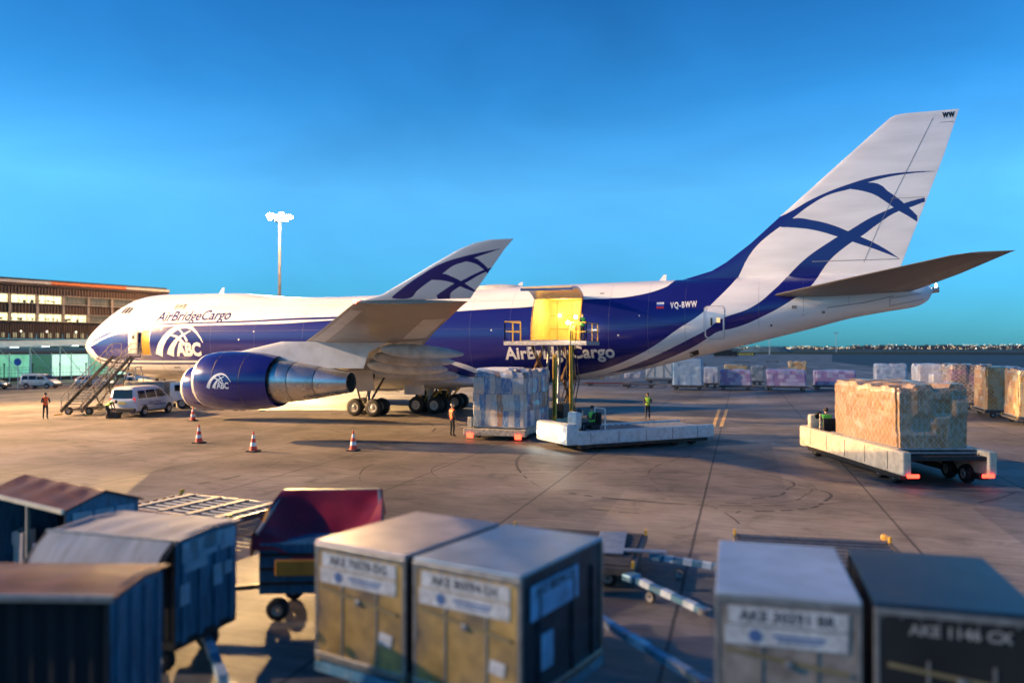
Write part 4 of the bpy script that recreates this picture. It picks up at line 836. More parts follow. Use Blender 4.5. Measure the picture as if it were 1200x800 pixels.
def face(px, py, tx, ty):  # heading so that local -y points towards another surveyed point
    a, b_ = at(px, py), at(tx, ty); d = b_ - a; return math.atan2(d.y, d.x) + math.pi / 2
person(at(530, 511), R(150), 'worker in orange vest and dark trousers, grey hair, watching beside the loader', hv_o, 'stand', greyhair)
person(at(759, 491.5), R(12), 'worker in yellow-green vest standing with hands in front on the open apron', hv_y, 'arms')
person(at(53, 491), R(70), 'worker in dark coat and orange vest standing alone at the far left', hv_o, 'arms')
person(at(126, 490.5), R(115), 'worker in yellow vest bending forward at the foot of the passenger stairs', hv_y, 'bend')
b0 = at(134, 490); bx_ = empty('tool_box', b0, R(20), 'small dark tool box on the ground behind the white van', 'tool box')
MB().bb((0, 0, .22), (.75, .45, .42), .04, dark).build('case', None, bx_); MB().tube((-.2, 0, .46), (.2, 0, .46), .02).build('handle', black, bx_)

# ================================================================== CONES
def cone():
    t = empty('traffic_cone')
    MB().bb((0, 0, .03), (.46, .46, .06), .02, M('cone_base', (.03, .03, .03), .7)).build('base', None, t)
    prof = [(.06, .17), (.24, .135), (.24, .137), (.40, .105), (.40, .107), (.56, .078), (.56, .08), (.72, .048), (.72, .05), (.86, .025), (.87, .01)]
    red, wt = M('cone_red', (.75, .07, .03), .5), M('cone_white', (.8, .8, .78), .4)
    c = MB()
    for i in range(5):
        c.lathe([prof[i * 2], prof[i * 2 + 1]], (0, 0, 0), 'Z', 20, red if i % 2 == 0 else wt)
    c.build('cone_body', None, t, smooth=True); return t
c0 = cone()
for i, (px, py, l_) in enumerate(((297, 529, 'red and white traffic cone ahead of the wing engine, second from the front'), (233, 519, 'red and white traffic cone between the van and the engine'), (414, 528, 'red and white traffic cone standing in the wing shadow'), (226, 493, 'red and white traffic cone farthest away, in front of the inner engine'))):
    c = c0 if i == 0 else copy_tree(c0); c.location = at(px, py); tag(c, l_, 'traffic cone', 'traffic cones around the engines'); c.scale = (1.1, 1.1, 1.1)

# ================================================================== CARS
def car(name, L, W, H, prof, glassq, label, paint, loc, rz, cat='car', group=None, tail=True, plate=True):
    """prof: stations (x, z_low, z_belt, z_roof, half_w, half_w_roof) from rear to front; glassq: side glass quads in (x,z)"""
    t = empty(name, loc, rz, label, cat, group); P = [np.array(q) for q in prof]; fs = [interp([p[0] for p in prof], [p[i] for p in prof]) for i in range(1, 6)]
    rings = []
    for x in np.linspace(prof[0][0], prof[-1][0], 44):
        zl, zb, zr, hw, hr = [f(x) for f in fs]; zr = max(zr, zb + .02); hr = min(hr, hw)
        half = [(hw * .86, zl), (hw * .96, zl + .06), (hw, zl + (zb - zl) * .35), (hw, zl + (zb - zl) * .7), (hw * .985, zb), (hw * .985 + (hr - hw * .985) * .5, zb + (zr - zb) * .52), (hr, zb + (zr - zb) * .86), (hr * .86, zb + (zr - zb) * .97), (hr * .5, zr), (0, zr + .01)]
        rings.append([(x, y, z) for y, z in half] + [(x, -y, z) for y, z in half[::-1][1:]])
    body = MB().loft(rings).build('body', paint, t, smooth=50); bt = bvh(body)
    for s in (-1, 1):
        for q in glassq: decal('side_window', poly_mesh([q]), lambda a, b_: (a, 0, b_), bt, (0, -s, 0), glass, t, off=.012, step=.2, origin_back=5)
        decal('sill', poly_mesh([[(.15, .26), (L - .15, .26), (L - .15, .36), (.15, .36)]]), lambda a, b_: (a, 0, b_), bt, (0, -s, 0), M('black_plastic', (.02, .02, .02), .6), t, off=.014, step=.3, origin_back=5)
        for xw in (L * .2, L * .8):
            decal('wheel_arch', poly_mesh([[(xw + .37 * math.cos(R(a)), .33 + .37 * math.sin(R(a))) for a in range(0, 181, 15)]]), lambda a, b_: (a, 0, b_), bt, (0, -s, 0), MATS['black_plastic'], t, off=.01, step=.15, origin_back=5)
            wl = MB().lathe([(-.09, .19), (-.1, .29), (-.07, .315), (.07, .315), (.1, .29), (.09, .19)], (xw, s * (W / 2 - .08), .315), 'Y', 24).build('wheel', black, t, smooth=40)
            MB().lathe([(s * .07, .02), (s * .085, .06), (s * .05, .15), (s * .09, .2)], (xw, s * (W / 2 - .08), .315), 'Y', 20).build('rim', hub, wl, smooth=40)
        MB().bb((.06, s * (W / 2 - .16), 1.0), (.1, .16, .34), .02, M('tail_lamp', (.6, .03, .02), .2, emit=(1, .08, .05), es=.25)).build('tail_lamp', None, t)
        MB().bb((L - .16, s * (W / 2 - .3), .72), (.2, .34, .16), .03, M('headlamp', (.8, .8, .8), .1)).build('headlamp', None, t)
        MB().bb((L * .66, s * (W / 2 + .08), 1.08), (.12, .18, .14), .03, paint).build('mirror', None, t)
    # rear and front glass
    decal('rear_window', poly_mesh([[(-W * .36, 1.12), (W * .36, 1.12), (W * .33, 1.12 + (H - 1.12) * .72), (-W * .33, 1.12 + (H - 1.12) * .72)]]), lambda a, b_: (0, a, b_), bt, (1, 0, 0), glass, t, off=.012, step=.2, origin_back=5)
    decal('windscreen', poly_mesh([[(-W * .38, 1.12), (W * .38, 1.12), (W * .33, H - .16), (-W * .33, H - .16)]]), lambda a, b_: (0, a, b_), bt, (-1, 0, 0), glass, t, off=.012, step=.15, origin_back=9)
    MB().bb((-.0, 0, .42), (.16, W * .94, .26), .04, MATS['black_plastic']).build('bumper', None, t); MB().bb((L, 0, .42), (.16, W * .92, .28), .04, MATS['black_plastic']).build('bumper', None, t)
    if plate: MB().box((-.02, 0, .85), (.02, .5, .13), M('number_plate', (.75, .6, .1), .4)).build('number_plate', None, t)
    return t, bt
white_car = M('white_car_paint', (.70, .72, .75), .22, var=.04, coat=.6)
silver = M('silver_car_paint', (.45, .46, .48), .25, .4, .05, coat=.5)
MPV = [(0, .34, .85, 1.02, .80, .74), (.04, .3, 1.02, 1.5, .88, .74), (.22, .28, 1.02, 1.78, .9, .68), (1.2, .26, 1.03, 1.83, .9, .68), (2.6, .26, 1.03, 1.80, .9, .68), (3.1, .26, 1.02, 1.62, .9, .68), (3.6, .27, 1.0, 1.18, .9, .72), (3.85, .28, .98, 1.04, .88, .76), (4.25, .32, .8, .86, .8, .66), (4.42, .38, .6, .66, .62, .5)]
MG = [[(.3, 1.1), (1.05, 1.1), (1.05, 1.56), (.36, 1.56)], [(1.15, 1.1), (2.12, 1.1), (2.12, 1.58), (1.15, 1.58)], [(2.22, 1.1), (3.3, 1.1), (2.95, 1.5), (2.72, 1.58), (2.22, 1.58)]]
ar, af = at(168.5, 487.5), at(197, 483.3); dv2 = (af - ar); rz = math.atan2(dv2.y, dv2.x); fwd = dv2.normalized(); nl = Vector((-fwd.y, fwd.x, 0)); sc_ = dv2.length / (4.42 * .6)
print('van scale', sc_, rz)
vl = ar - fwd * 4.42 * .2 * sc_ + nl * .83 * sc_
van, vbt = car('white_van', 4.42, 1.8, 1.83, MPV, MG, 'white minivan parked by the passenger stairs with blue lettering on its doors', white_car, vl, rz, 'van'); van.scale = (sc_,) * 3
blue_let = M('blue_letters', (.02, .06, .25), .5)
for body, x, z, s_ in (('Airport Services', 1.3, .78, .19), ('Ground Handling', 1.75, .6, .19)):
    me = text_mesh(body, s_, .2, .005); decal('door_lettering', me, lambda a, b_: (x + a, 0, z + b_), vbt, (0, 1, 0), blue_let, van, off=.02, step=.3, origin_back=5)
MB().box((1.6, -.915, .71), (2.2, .012, .03), blue_let).build('door_stripe', None, van)
small, _ = car('white_compact_van', 4.42, 1.8, 1.83, MPV, MG[:1] + MG[1:], 'small cream-white van on the service road by the fence, left of the stairs', M('cream_car_paint', (.72, .66, .55), .25, coat=.5), at(28, 454.6) , math.atan2(_r.y, _r.x) - .05, 'van'); small.scale = (.95,) * 3
HB = [(0, .34, .8, .95, .78, .7), (.05, .3, .92, 1.12, .84, .68), (.4, .27, .93, 1.42, .86, .62), (1.4, .26, .94, 1.48, .87, .62), (2.3, .26, .94, 1.44, .87, .62), (2.9, .27, .92, 1.1, .86, .68), (3.3, .28, .88, .95, .84, .7), (3.9, .33, .72, .78, .72, .6), (4.05, .4, .55, .62, .55, .45)]
HG = [[(.5, .98), (1.3, .98), (1.3, 1.3), (.65, 1.3)], [(1.38, .98), (2.75, .98), (2.3, 1.3), (1.38, 1.3)]]
car('silver_car', 4.05, 1.72, 1.48, HB, HG, 'silver hatchback behind the stairs on the service road, facing right', silver, at(92, 454), math.atan2(_r.y, _r.x) - .05)
car('silver_car', 4.05, 1.72, 1.48, HB, HG, 'dark car at the very left edge of the photo by the fence', M('dark_car_paint', (.06, .08, .10), .2, coat=.6), at(-32, 456), math.atan2(_r.y, _r.x) - .05)
car('silver_car', 4.05, 1.72, 1.48, HB, HG, 'light car seen beneath the nose between the stairs and the ladder frame', white_car, at(148, 448), math.atan2(_r.y, _r.x) + .1)
sp_ = at(21, 457); sg_ = empty('road_sign', sp_, math.atan2(_r.y, _r.x), 'round blue road sign on a thin post left of the small van', 'road sign')
MB().tube((0, 0, 0), (0, 0, 3.6), .05, n=8).build('post', M('galvanised'), sg_); MB().tube((0, -.06, 3.2), (0, -.1, 3.2), .42, n=24).build('sign_disc', M('sign_blue', (.03, .12, .45), .4), sg_)
# refuelling bowser / service truck by the nose gear
tk = empty('service_truck', at(199, 478), math.atan2(_r.y, _r.x) + .12, 'white service truck with grey box body parked behind the van under the belly', 'truck')
MB().bb((-1.6, 0, 1.5), (3.0, 2.1, 1.25), .05, M('grey_box_body', (.22, .23, .23), .5)).build('box_body', None, tk, smooth=30)
cabb = MB().bb((1.1, 0, 1.35), (1.7, 2.0, 1.5), .14, white_car).build('cab', None, tk, smooth=30)
MB().box((1.15, -1.005, 1.65), (1.0, .02, .5), glass).build('side_window', None, cabb); MB().box((1.96, 0, 1.7), (.02, 1.7, .55), glass).build('windscreen', None, cabb)
MB().box((-.4, 0, .65), (5, 1.1, .25), dark).build('chassis', None, tk)
for x in (-2.3, -1.4, 1.2):
    for s in (-1, 1): wheel(x, s * .85, .42, .28, tk)
MB().box((-1.4, -1.06, .8), (2.6, .04, .12), M('red_reflector', (.6, .04, .02), .4)).build('marker_strip', None, tk)
# ================================================================== CARGO UNDER NETS
def wrapped(name, cols, net=(.75, .72, .68), netw=.16, cell=2.2, nscale=3.2, gloss=.3, diamonds=True, vs=1.0, film=.35, hs=1.6):
    """cartons of several colours under creased glossy film, with a diamond net over them"""
    if name in MATS: return MATS[name]
    m = bpy.data.materials.new(name); m.use_nodes = True; n = m.node_tree.nodes; l = m.node_tree.links; b = n['Principled BSDF']
    def mth(op, a, bb):
        q = n.new('ShaderNodeMath'); q.operation = op
        for i, t in enumerate((a, bb)):
            if isinstance(t, (int, float)): q.inputs[i].default_value = t
            else: l.new(t, q.inputs[i])
        return q.outputs[0]
    tc = n.new('ShaderNodeTexCoord'); s3 = n.new('ShaderNodeSeparateXYZ'); l.new(tc.outputs['Object'], s3.inputs[0])
    h = mth('ADD', s3.outputs[0], mth('MULTIPLY', s3.outputs[1], 1.07)); zc = mth('MULTIPLY', s3.outputs[2], vs)
    # carton grid: each box takes one colour
    row = mth('FLOOR', mth('MULTIPLY', zc, 2.3), 0); hx = mth('FLOOR', mth('ADD', mth('MULTIPLY', h, hs), mth('MULTIPLY', mth('FLOOR', mth('MULTIPLY', row, .5), 0), .37)), 0)
    cb = n.new('ShaderNodeCombineXYZ'); l.new(hx, cb.inputs[0]); l.new(row, cb.inputs[1]); wn = n.new('ShaderNodeTexWhiteNoise'); wn.noise_dimensions = '2D'; l.new(cb.outputs[0], wn.inputs[0])
    cr = n.new('ShaderNodeValToRGB'); cr.color_ramp.interpolation = 'CONSTANT'; e = cr.color_ramp.elements
    for i, c in enumerate(cols):
        el = e[i] if i < 2 else e.new(.5); el.position = i / len(cols); el.color = (*c, 1)
    l.new(wn.outputs[0], cr.inputs[0])
    fz = mth('FRACT', mth('MULTIPLY', zc, 2.3), 0); fx_ = mth('FRACT', mth('ADD', mth('MULTIPLY', h, hs), mth('MULTIPLY', mth('FLOOR', mth('MULTIPLY', row, .5), 0), .37)), 0)
    gap = mth('MAXIMUM', mth('LESS_THAN', fz, .05), mth('LESS_THAN', fx_, .03))
    m0 = n.new('ShaderNodeMix'); m0.data_type = 'RGBA'; l.new(mth('MULTIPLY', gap, .3), m0.inputs[0]); l.new(cr.outputs[0], m0.inputs[6]); m0.inputs[7].default_value = (.05, .04, .04, 1)
    mp = n.new('ShaderNodeMapping'); mp.inputs['Scale'].default_value = (1.6, 1.6, .45); mp.inputs['Rotation'].default_value = (.35, .2, 0); l.new(tc.outputs['Object'], mp.inputs[0])
    ns = n.new('ShaderNodeTexNoise'); ns.inputs['Scale'].default_value = 7; ns.inputs['Detail'].default_value = 6; ns.inputs['Roughness'].default_value = .55; ns.inputs['Distortion'].default_value = .3; l.new(mp.outputs[0], ns.inputs['Vector'])
    wr = n.new('ShaderNodeMapRange'); wr.inputs[1].default_value = .5; wr.inputs[2].default_value = .64; wr.inputs[4].default_value = film; l.new(ns.outputs[0], wr.inputs[0])
    mx = n.new('ShaderNodeMix'); mx.data_type = 'RGBA'; l.new(wr.outputs[0], mx.inputs[0]); l.new(m0.outputs[2], mx.inputs[6]); mx.inputs[7].default_value = (.60, .61, .66, 1)
    wb = mth('MULTIPLY', ns.outputs[0], .05); ln = None
    for sg in (1, -1):
        t = mth('FRACT', mth('MULTIPLY', mth('ADD', mth('ADD', h, mth('MULTIPLY', s3.outputs[2], sg)), wb), nscale), 0); t = mth('LESS_THAN', t, netw); ln = t if ln is None else mth('MAXIMUM', ln, t)
    m2 = n.new('ShaderNodeMix'); m2.data_type = 'RGBA'; l.new(mth('MULTIPLY', ln, .7 if diamonds else 0), m2.inputs[0]); l.new(mx.outputs[2], m2.inputs[6]); m2.inputs[7].default_value = (*net, 1); l.new(m2.outputs[2], b.inputs['Base Color'])
    bp = n.new('ShaderNodeBump'); bp.inputs['Strength'].default_value = .7; bp.inputs['Distance'].default_value = .04; l.new(mth('ADD', mth('MULTIPLY', ln, .3 if diamonds else 0), mth('SUBTRACT', ns.outputs[0], mth('MULTIPLY', gap, .5))), bp.inputs['Height']); l.new(bp.outputs[0], b.inputs['Normal'])
    b.inputs['Roughness'].default_value = gloss; b.inputs['Coat Weight'].default_value = .4; b.inputs['Coat Roughness'].default_value = .12; MATS[name] = m; return m
brown_m = wrapped('brown_cartons', [(.36, .20, .09), (.39, .23, .12), (.33, .18, .08), (.41, .27, .16), (.35, .20, .10), (.32, .20, .12)], (.58, .44, .30), .12, 1.1, 3.0)
clear_m = wrapped('film_wrapped_mix', [(.20, .26, .34), (.36, .20, .12), (.10, .19, .36), (.45, .42, .40), (.42, .12, .06), (.55, .56, .60), (.14, .24, .34)], (.6, .6, .62), .05, 2.6, 2.0, .15, False, vs=.5, film=.45, hs=3.1)
blue_m = wrapped('pale_blue_wrap', [(.30, .46, .62), (.36, .52, .66), (.26, .42, .58), (.42, .56, .68)], (.62, .72, .80), .22, 1.2, 3.4)
lilac_m = wrapped('lilac_wrap', [(.40, .20, .42), (.50, .40, .56), (.30, .12, .34), (.58, .50, .62)], (.66, .60, .70), .2, 3, 3.4)
white_m = wrapped('white_wrap', [(.60, .58, .60), (.50, .50, .55), (.68, .66, .66), (.40, .38, .42)], (.74, .72, .72), .2, 2.5, 3.2)
gold_m = wrapped('gold_carton_wrap', [(.50, .22, .05), (.56, .30, .09), (.55, .42, .22), (.40, .15, .03)], (.66, .46, .24), .24, 1.6, 3.6)
grey_m = wrapped('grey_green_wrap', [(.16, .20, .20), (.24, .26, .26), (.12, .14, .15), (.38, .38, .38)], (.40, .42, .42), .18, 2.4, 3.0)
dark_m = wrapped('dark_mixed_wrap', [(.10, .09, .10), (.22, .12, .20), (.16, .13, .12), (.40, .32, .28), (.12, .14, .16)], (.45, .42, .42), .16, 2.6, 3.0)
alu = M('worn_aluminium', (.42, .42, .43), .38, .75, .2, 3, dirt=(.15, .13, .12), damt=.5)
def lump(name, dx, dy, z0, z1, mat, parent, seed=0, amp=.07, top=.25, nx=26, lean=0):
    """cargo built of cartons: block with boxes set in and out, stepped top and film pulled tight at the corners"""
    rnd = random.Random(seed); bm = bmesh.new(); bmesh.ops.create_cube(bm, size=1); bmesh.ops.subdivide_edges(bm, edges=bm.edges[:], cuts=nx, use_grid_fill=True)
    hh = z1 - z0; ca = max(2, round(dx / .65)); cb = max(2, round(dy / .65)); cz = max(2, round(hh / rnd.uniform(.5, .8)))
    off = {}
    def o_(*k):
        if k not in off: off[k] = rnd.uniform(-1, .35)
        return off[k]
    bins = {(i, j): rnd.choice((0, 0, -.3, -.6, -1)) * top for i in range(-1, ca + 1) for j in range(-1, cb + 1)}
    ph = rnd.random() * 6
    for v in bm.verts:
        x, y, z = v.co; u = z + .5; row = int(u * cz * .999)
        i = int((x + .5) * ca * .999); j = int((y + .5) * cb * .999)
        zz = z0 + u * hh + (bins[(i, j)] * max(0, u - .7) / .3)
        ox = (1 if x > 0 else -1) * amp * o_('x', x > 0, j, row) if abs(x) > .47 else 0
        oy = (1 if y > 0 else -1) * amp * o_('y', y > 0, i, row) if abs(y) > .47 else 0
        r_ = 1 - (.05 if abs(x) > .47 and abs(y) > .47 else 0) - (.04 if u > .96 else 0)
        v.co = (x * dx * r_ + ox + lean * u, y * dy * r_ + oy, zz + .02 * math.sin(9 * x + 7 * y + ph) * (u > .9))
    me = bpy.data.meshes.new(name); bm.to_mesh(me); bm.free(); me.materials.append(mat); me.polygons.foreach_set('use_smooth', [True] * len(me.polygons)); me.set_sharp_from_angle(angle=R(60))
    o = bpy.data.objects.new(name, me); link(o, parent); return o
def pallet_load(loc, rz, dx, dy, h, mat, label, seed, z0=.52, group='netted cargo pallets', **k):
    t = empty('cargo_pallet', Vector((loc[0], loc[1], z0)), rz, label, 'cargo pallet', group)
    MB().bb((0, 0, .035), (dx, dy, .07), .015, alu).build('pallet_sheet', None, t); lump('cargo_stack', dx * .96, dy * .96, .07, h, mat, t, seed, **k); return t
dolm = M('dolly_steel', (.10, .095, .09), .5, .3, .3, 5, dirt=(.2, .1, .05)); rollm = M('roller_steel', (.25, .25, .26), .5, .6, .2, 8)
def dolly(loc, rz, dx, dy, label, z=.5, frame=None, group='cargo dollies on the apron', rollers=9, bar=True, cross=False, proto={}):
    key = (dx, dy, frame.name if frame else '', rollers, bar, cross)
    if key in proto:
        t = copy_tree(proto[key]); t.location = (loc[0], loc[1], 0); t.rotation_euler = (0, 0, rz); t['label'] = label; return t
    fm = frame or dolm; t = empty('pallet_dolly', (loc[0], loc[1], 0), rz, label, 'dolly', group); proto[key] = t
    f = MB()
    for s in (-1, 1): f.box((0, s * (dy / 2 - .05), z - .1), (dx, .1, .14)); f.box((s * (dx / 2 - .05), 0, z - .1), (.1, dy - .2, .14))
    f.box((0, 0, z - .12), (.12, dy - .2, .1)); f.build('frame', fm, t)
    if cross:
        f = MB()
        for k in range(4): f.box((-dx / 2 + dx * (k + .5) / 4, 0, z - .02), (.22, dy - .24, .03))
        f.build('deck_planks', M('pale_tread_plate', (.33, .29, .26), .6, .0, .4, 9, stretch=(30, 1, 1)), t)
    for k in range(rollers):
        y = -dy / 2 + .15 + (dy - .3) * k / max(1, rollers - 1); MB().tube((-dx / 2 + .12, y, z - .05), (dx / 2 - .12, y, z - .05), .03, n=8).build('roller', rollm, t, smooth=True)
    for sx in (-1, 1):
        for sy in (-1, 1): wheel(sx * (dx / 2 - .55), sy * (dy / 2 - .28), .19, .12, t)
    for sx in (-1, 1):
        for sy in (-1, 1): MB().box((sx * (dx / 2 - .03), sy * (dy / 2 - .1), z + .02), (.05, .14, .14)).build('stop', yellow, t)
    if bar: MB().bar((dx / 2, 0, z - .2), (dx / 2 + 1.1, 0, z - .28), .07, .07).tube((dx / 2 + 1.1, 0, z - .28), (dx / 2 + 1.25, 0, z - .28), .07, n=10).build('drawbar', fm, t)
    return t
# --- pallets parked beyond the tail
def rowp(px0, px1, ytop, ybase, depth, mat, label, seed, dl=None, rz=.06, top=.2, dollyd=True, amp=.06):
    c = at((px0 + px1) / 2, ybase); k = 918.056 / ((c - camo.location).dot(_f)); wd = (px1 - px0) / k; zt = (c.z + 4.815) - (ytop - 407.3) / k * 1.0; zt = 4.815 - (ytop - 407.3) / k
    cc = Vector((c.x, c.y + depth / 2, 0)); rz_ = -.328 * -1 * 0 + rz
    pallet_load(cc, rz_, wd, depth, max(.6, zt - .52), mat, label, seed, top=top, amp=amp)
    if dollyd: dolly(cc, rz_, round(wd + .25, 1), depth + .2, dl or 'low steel dolly under the ' + label)
    return cc
rowp(787, 823, 420, 457, 2.4, blue_m, 'tall pale blue netted cargo block, the largest in the far row', 1, 'low dolly carrying the tall pale blue cargo block', top=.08)
rowp(824, 841, 430, 454, 2.2, white_m, 'small grey-white wrapped load right beside the tall pale blue block', 2, 'low dolly carrying the small grey-white load', top=.05)
rowp(843, 880, 433, 457, 2.4, lilac_m, 'lilac netted load nearest the pale blue block', 3, 'dolly under the lilac load nearest the pale blue block')
rowp(898, 944, 433, 458, 2.4, lilac_m, 'lilac and white netted load in the middle of the far row', 4, 'dolly under the middle lilac load of the far row', top=.12)
rowp(955, 1002, 434, 457, 2.4, lilac_m, 'lilac netted load at the right end of the far row', 5, 'dolly under the rightmost lilac load', top=.12)
rowp(880, 894, 428, 451, 2.0, grey_m, 'narrow grey-green netted load between two lilac loads', 6, 'dolly under the narrow grey-green load')
rowp(848, 876, 427, 447, 2.0, gold_m, 'tan netted load half hidden behind the first lilac load', 7, 'dolly under the tan load behind the lilac row')
rowp(924, 945, 423, 438, 2.4, gold_m, 'small tan netted load standing farther back behind the middle lilac load', 8, 'dolly under the farther small tan load')
rowp(912, 923, 430, 438, 2.0, dark_m, 'low dark load next to the far small tan load', 9, 'dolly under the low dark load')
rowp(1027, 1062, 426, 450, 2.6, dark_m if False else white_m, 'white and brown netted load standing alone in the far centre right', 10, 'dolly under the lone white and brown load')
# --- the right-hand row
def rload(px, py, dx, dy, h, mat, label, seed, rz=.0, **k):
    c = at(px, py); c = Vector((c.x, c.y + dy / 2, 0)); pallet_load(c, rz, dx, dy, h, mat, label, seed, **k); dolly(c, rz, dx + .2, dy + .2, 'dolly under the ' + label[:60]); return c
rload(1098, 466, 3.2, 5.0, 2.7, white_m, 'white netted block, farthest of the right-hand row', 21, top=.3)
rload(1108, 470, 2.2, 2.2, 1.9, white_m, 'small pale load in front of the white netted block', 22, top=.3)
rload(1140, 480, 3.2, 4.0, 3.0, dark_m, 'dark mixed net load with purple boxes in the right-hand row', 23, top=.35)
rload(1178, 490, 2.3, 4.0, 3.0, gold_m, 'golden brown netted cartons, second from the right edge', 24, top=.12)
rload(1213, 500, 1.7, 3.6, 3.0, gold_m, 'golden netted cartons cut off by the right edge of the photo', 25, top=.1)
# --- equipment seen under the tail
cw_ = M('container_white', (.62, .60, .54), .5, var=.1, scale=2, dirt=(.3, .27, .22))
wc = empty('frame_container', at(772, 449), .05, 'cream flat-sided container with diagonal braces left of the pale blue load', 'container')
MB().bb((0, 1.2, 1.75), (3.5, 2.3, 2.0), .05, cw_).build('body', None, wc)
for a, b_ in (((-1.7, .9), (-.6, 2.6)), ((1.7, .9), (.6, 2.6)), ((-.6, .8), (-.6, 2.7)), ((.6, .8), (.6, 2.7))): MB().bar((a[0], .02, a[1]), (b_[0], .02, b_[1]), .04, .09).build('brace', M('brace_grey', (.3, .3, .28), .5), wc)
dolly(at(772, 449) + Vector((0, 1.2, 0)), .05, 3.7, 2.5, 'dolly carrying the cream braced container')
for i, (px, py, L, l_) in enumerate(((712, 452, 5.5, 'long dark red flatbed trailer under the rear fuselage, left one'), (750, 454, 3.8, 'low empty grey-brown trailer left of the pale blue load'), (655, 450, 5.0, 'long dark red flatbed trailer half hidden behind the loader'))):
    dolly(at(px, py), .06, L, 2.2, l_, frame=M('dark_red_frame', (.20, .035, .03), .5, var=.2) if i != 1 else None, group='empty trailers under the rear fuselage', rollers=7)
for i, (px, yb, yt, w_, mt, l_) in enumerate(((700, 449, 435, 1.7, gold_m, 'jumbled tan bundle on the trailer under the belly, left of two'), (722, 448, 436, 1.7, grey_m, 'jumbled grey bundle on the trailer under the belly'), (742, 447, 436, 2.3, white_m, 'white sheeted bundle on the trailer under the belly'), (684, 449, 437, 1.3, white_m, 'pale sheeted bundle close behind the loader mast'))):
    c = at(px, yb); pallet_load(c, .1, w_, 1.8, 1.3, mt, l_, 40 + i, z0=.5, amp=.12, top=.4, group='sheeted bundles under the belly')
for i, (px, py, L, l_) in enumerate(((885, 432, 5, 'farther empty dark dolly behind the lilac loads, left'), (815, 428, 6, 'empty dolly far behind the pale blue block'), (905, 425, 4, 'farthest empty dolly near the grass'), (870, 425, 5, 'far empty dolly under the tail cone'))):
    dolly(at(px, py), .05, L, 2.2, l_, group='empty dollies far beyond the tail', rollers=7, bar=False)
bt_ = empty('dark_truck', at(847, 418.5), .1, 'small black box truck far away under the tail', 'truck'); MB().bb((0, 0, 2.2), (9, 3, 3.2), .1, dark).build('box_body', None, bt_); MB().bb((6, 0, 1.7), (2.6, 2.8, 2.4), .3, dark).build('cab', None, bt_)
for s in (-1, 1):
    for x in (-3, 5.6): wheel(x, s * 1.3, .55, .35, bt_)
bb_ = empty('striped_barrier', at(873, 416.2), .05, 'yellow and black striped barrier far away by the mound', 'barrier')
for k in range(7): MB().box((-4.5 + k * 1.5, 0, .75), (.8, .3, 1.0), rot=(0, .4, 0)).build('stripe', M('barrier_yellow', (.8, .6, .05), .5), bb_)
MB().box((0, .25, .75), (12, .15, 1.2), black).build('board', None, bb_)

# ================================================================== MAIN DECK LOADER AND ITS CARGO
lx0, lx1 = 43.85, 47.0; lc = (lx0 + lx1) / 2
ld = empty('cargo_loader', (lc, -3.6, 0), 0, 'tall scissor-lift cargo loader at the open side door with yellow rails and red rear lamps', 'cargo loader')
cream_l = M('loader_cream', (.52, .46, .36), .45, var=.2, scale=3, dirt=(.1, .08, .05), damt=.7); hw = (lx1 - lx0) / 2
# chassis: two long side rails, outboard deck, stabilisers
for s in (-1, 1):
    MB().bb((s * (hw - .12), -6.6, .42), (.24, 13.0, .34), .03, cream_l).build('side_rail', None, ld)
MB().bb((0, -13.05, .42), (2 * hw + .3, .3, .36), .04, cream_l).build('rear_beam', None, ld)
MB().box((0, -6.5, .38), (2 * hw - .5, 12.6, .14), dark).build('deck_plate', None, ld)
for k in range(16): MB().tube((-hw + .3, -12.6 + k * .42, .52), (hw - .3, -12.6 + k * .42, .52), .04, n=8).build('roller', rollm, ld, smooth=True)
redl = M('red_lamp', (.7, .02, .02), .3, emit=(1, .05, .02), es=5)
for s in (-1, 1): MB().bb((s * (hw - .25), -13.23, .24), (.36, .08, .26), .03, redl).build('rear_lamp', None, ld)
for s in (-1, 1):
    for y in (-12.0, -7.2, -1.2): wheel(s * (hw - .25), y, .26, .3, ld)
MB().bb((-hw + .15, -12.9, .9), (.25, .25, .55), .04, cream_l).build('guide_post', None, ld)
# bridge platform by the door
bz = 5.1
MB().bb((0, -2.1, bz), (2 * hw + 2.3, 3.7, .26), .03, M('loader_white', (.55, .52, .48), .45, var=.2, scale=4, dirt=(.2, .15, .1))).build('bridge_platform', None, ld)
for k in range(8): MB().tube((-hw, -3.8 + k * .48, bz + .16), (hw, -3.8 + k * .48, bz + .16), .045, n=8).build('roller', rollm, ld, smooth=True)
def rail(pts, h, par, n_posts=3, mat=yellow, nm='guard_rail', r=.04, mid=True):
    f = MB(); 
    for a, b_ in zip(pts[:-1], pts[1:]):
        a, b_ = Vector(a), Vector(b_); 
        for z in ((h, h * .5) if mid else (h,)): f.bar(a + Vector((0, 0, z)), b_ + Vector((0, 0, z)), r * 1.4, r * 1.4)
        for k in range(n_posts): p = a + (b_ - a) * (k / (n_posts - 1)); f.bar(p, p + Vector((0, 0, h)), r * 1.4, r * 1.4)
    return f.build(nm, mat, par)
zt = bz + .14
rail([(-hw - .05, -3.85, zt), (-hw - 1.1, -3.85, zt), (-hw - 1.1, -.6, zt)], 1.25, ld)
rail([(hw + 1.1, -3.85, zt), (hw + 1.1, -.6, zt)], 1.15, ld); rail([(hw + .1, -3.85, zt), (hw + 1.1, -3.85, zt)], 1.15, ld, 2)
MB().bb((hw + .3, -3.7, zt + .5), (.25, .3, 1.0), .04, yellow).build('control_box', None, ld)
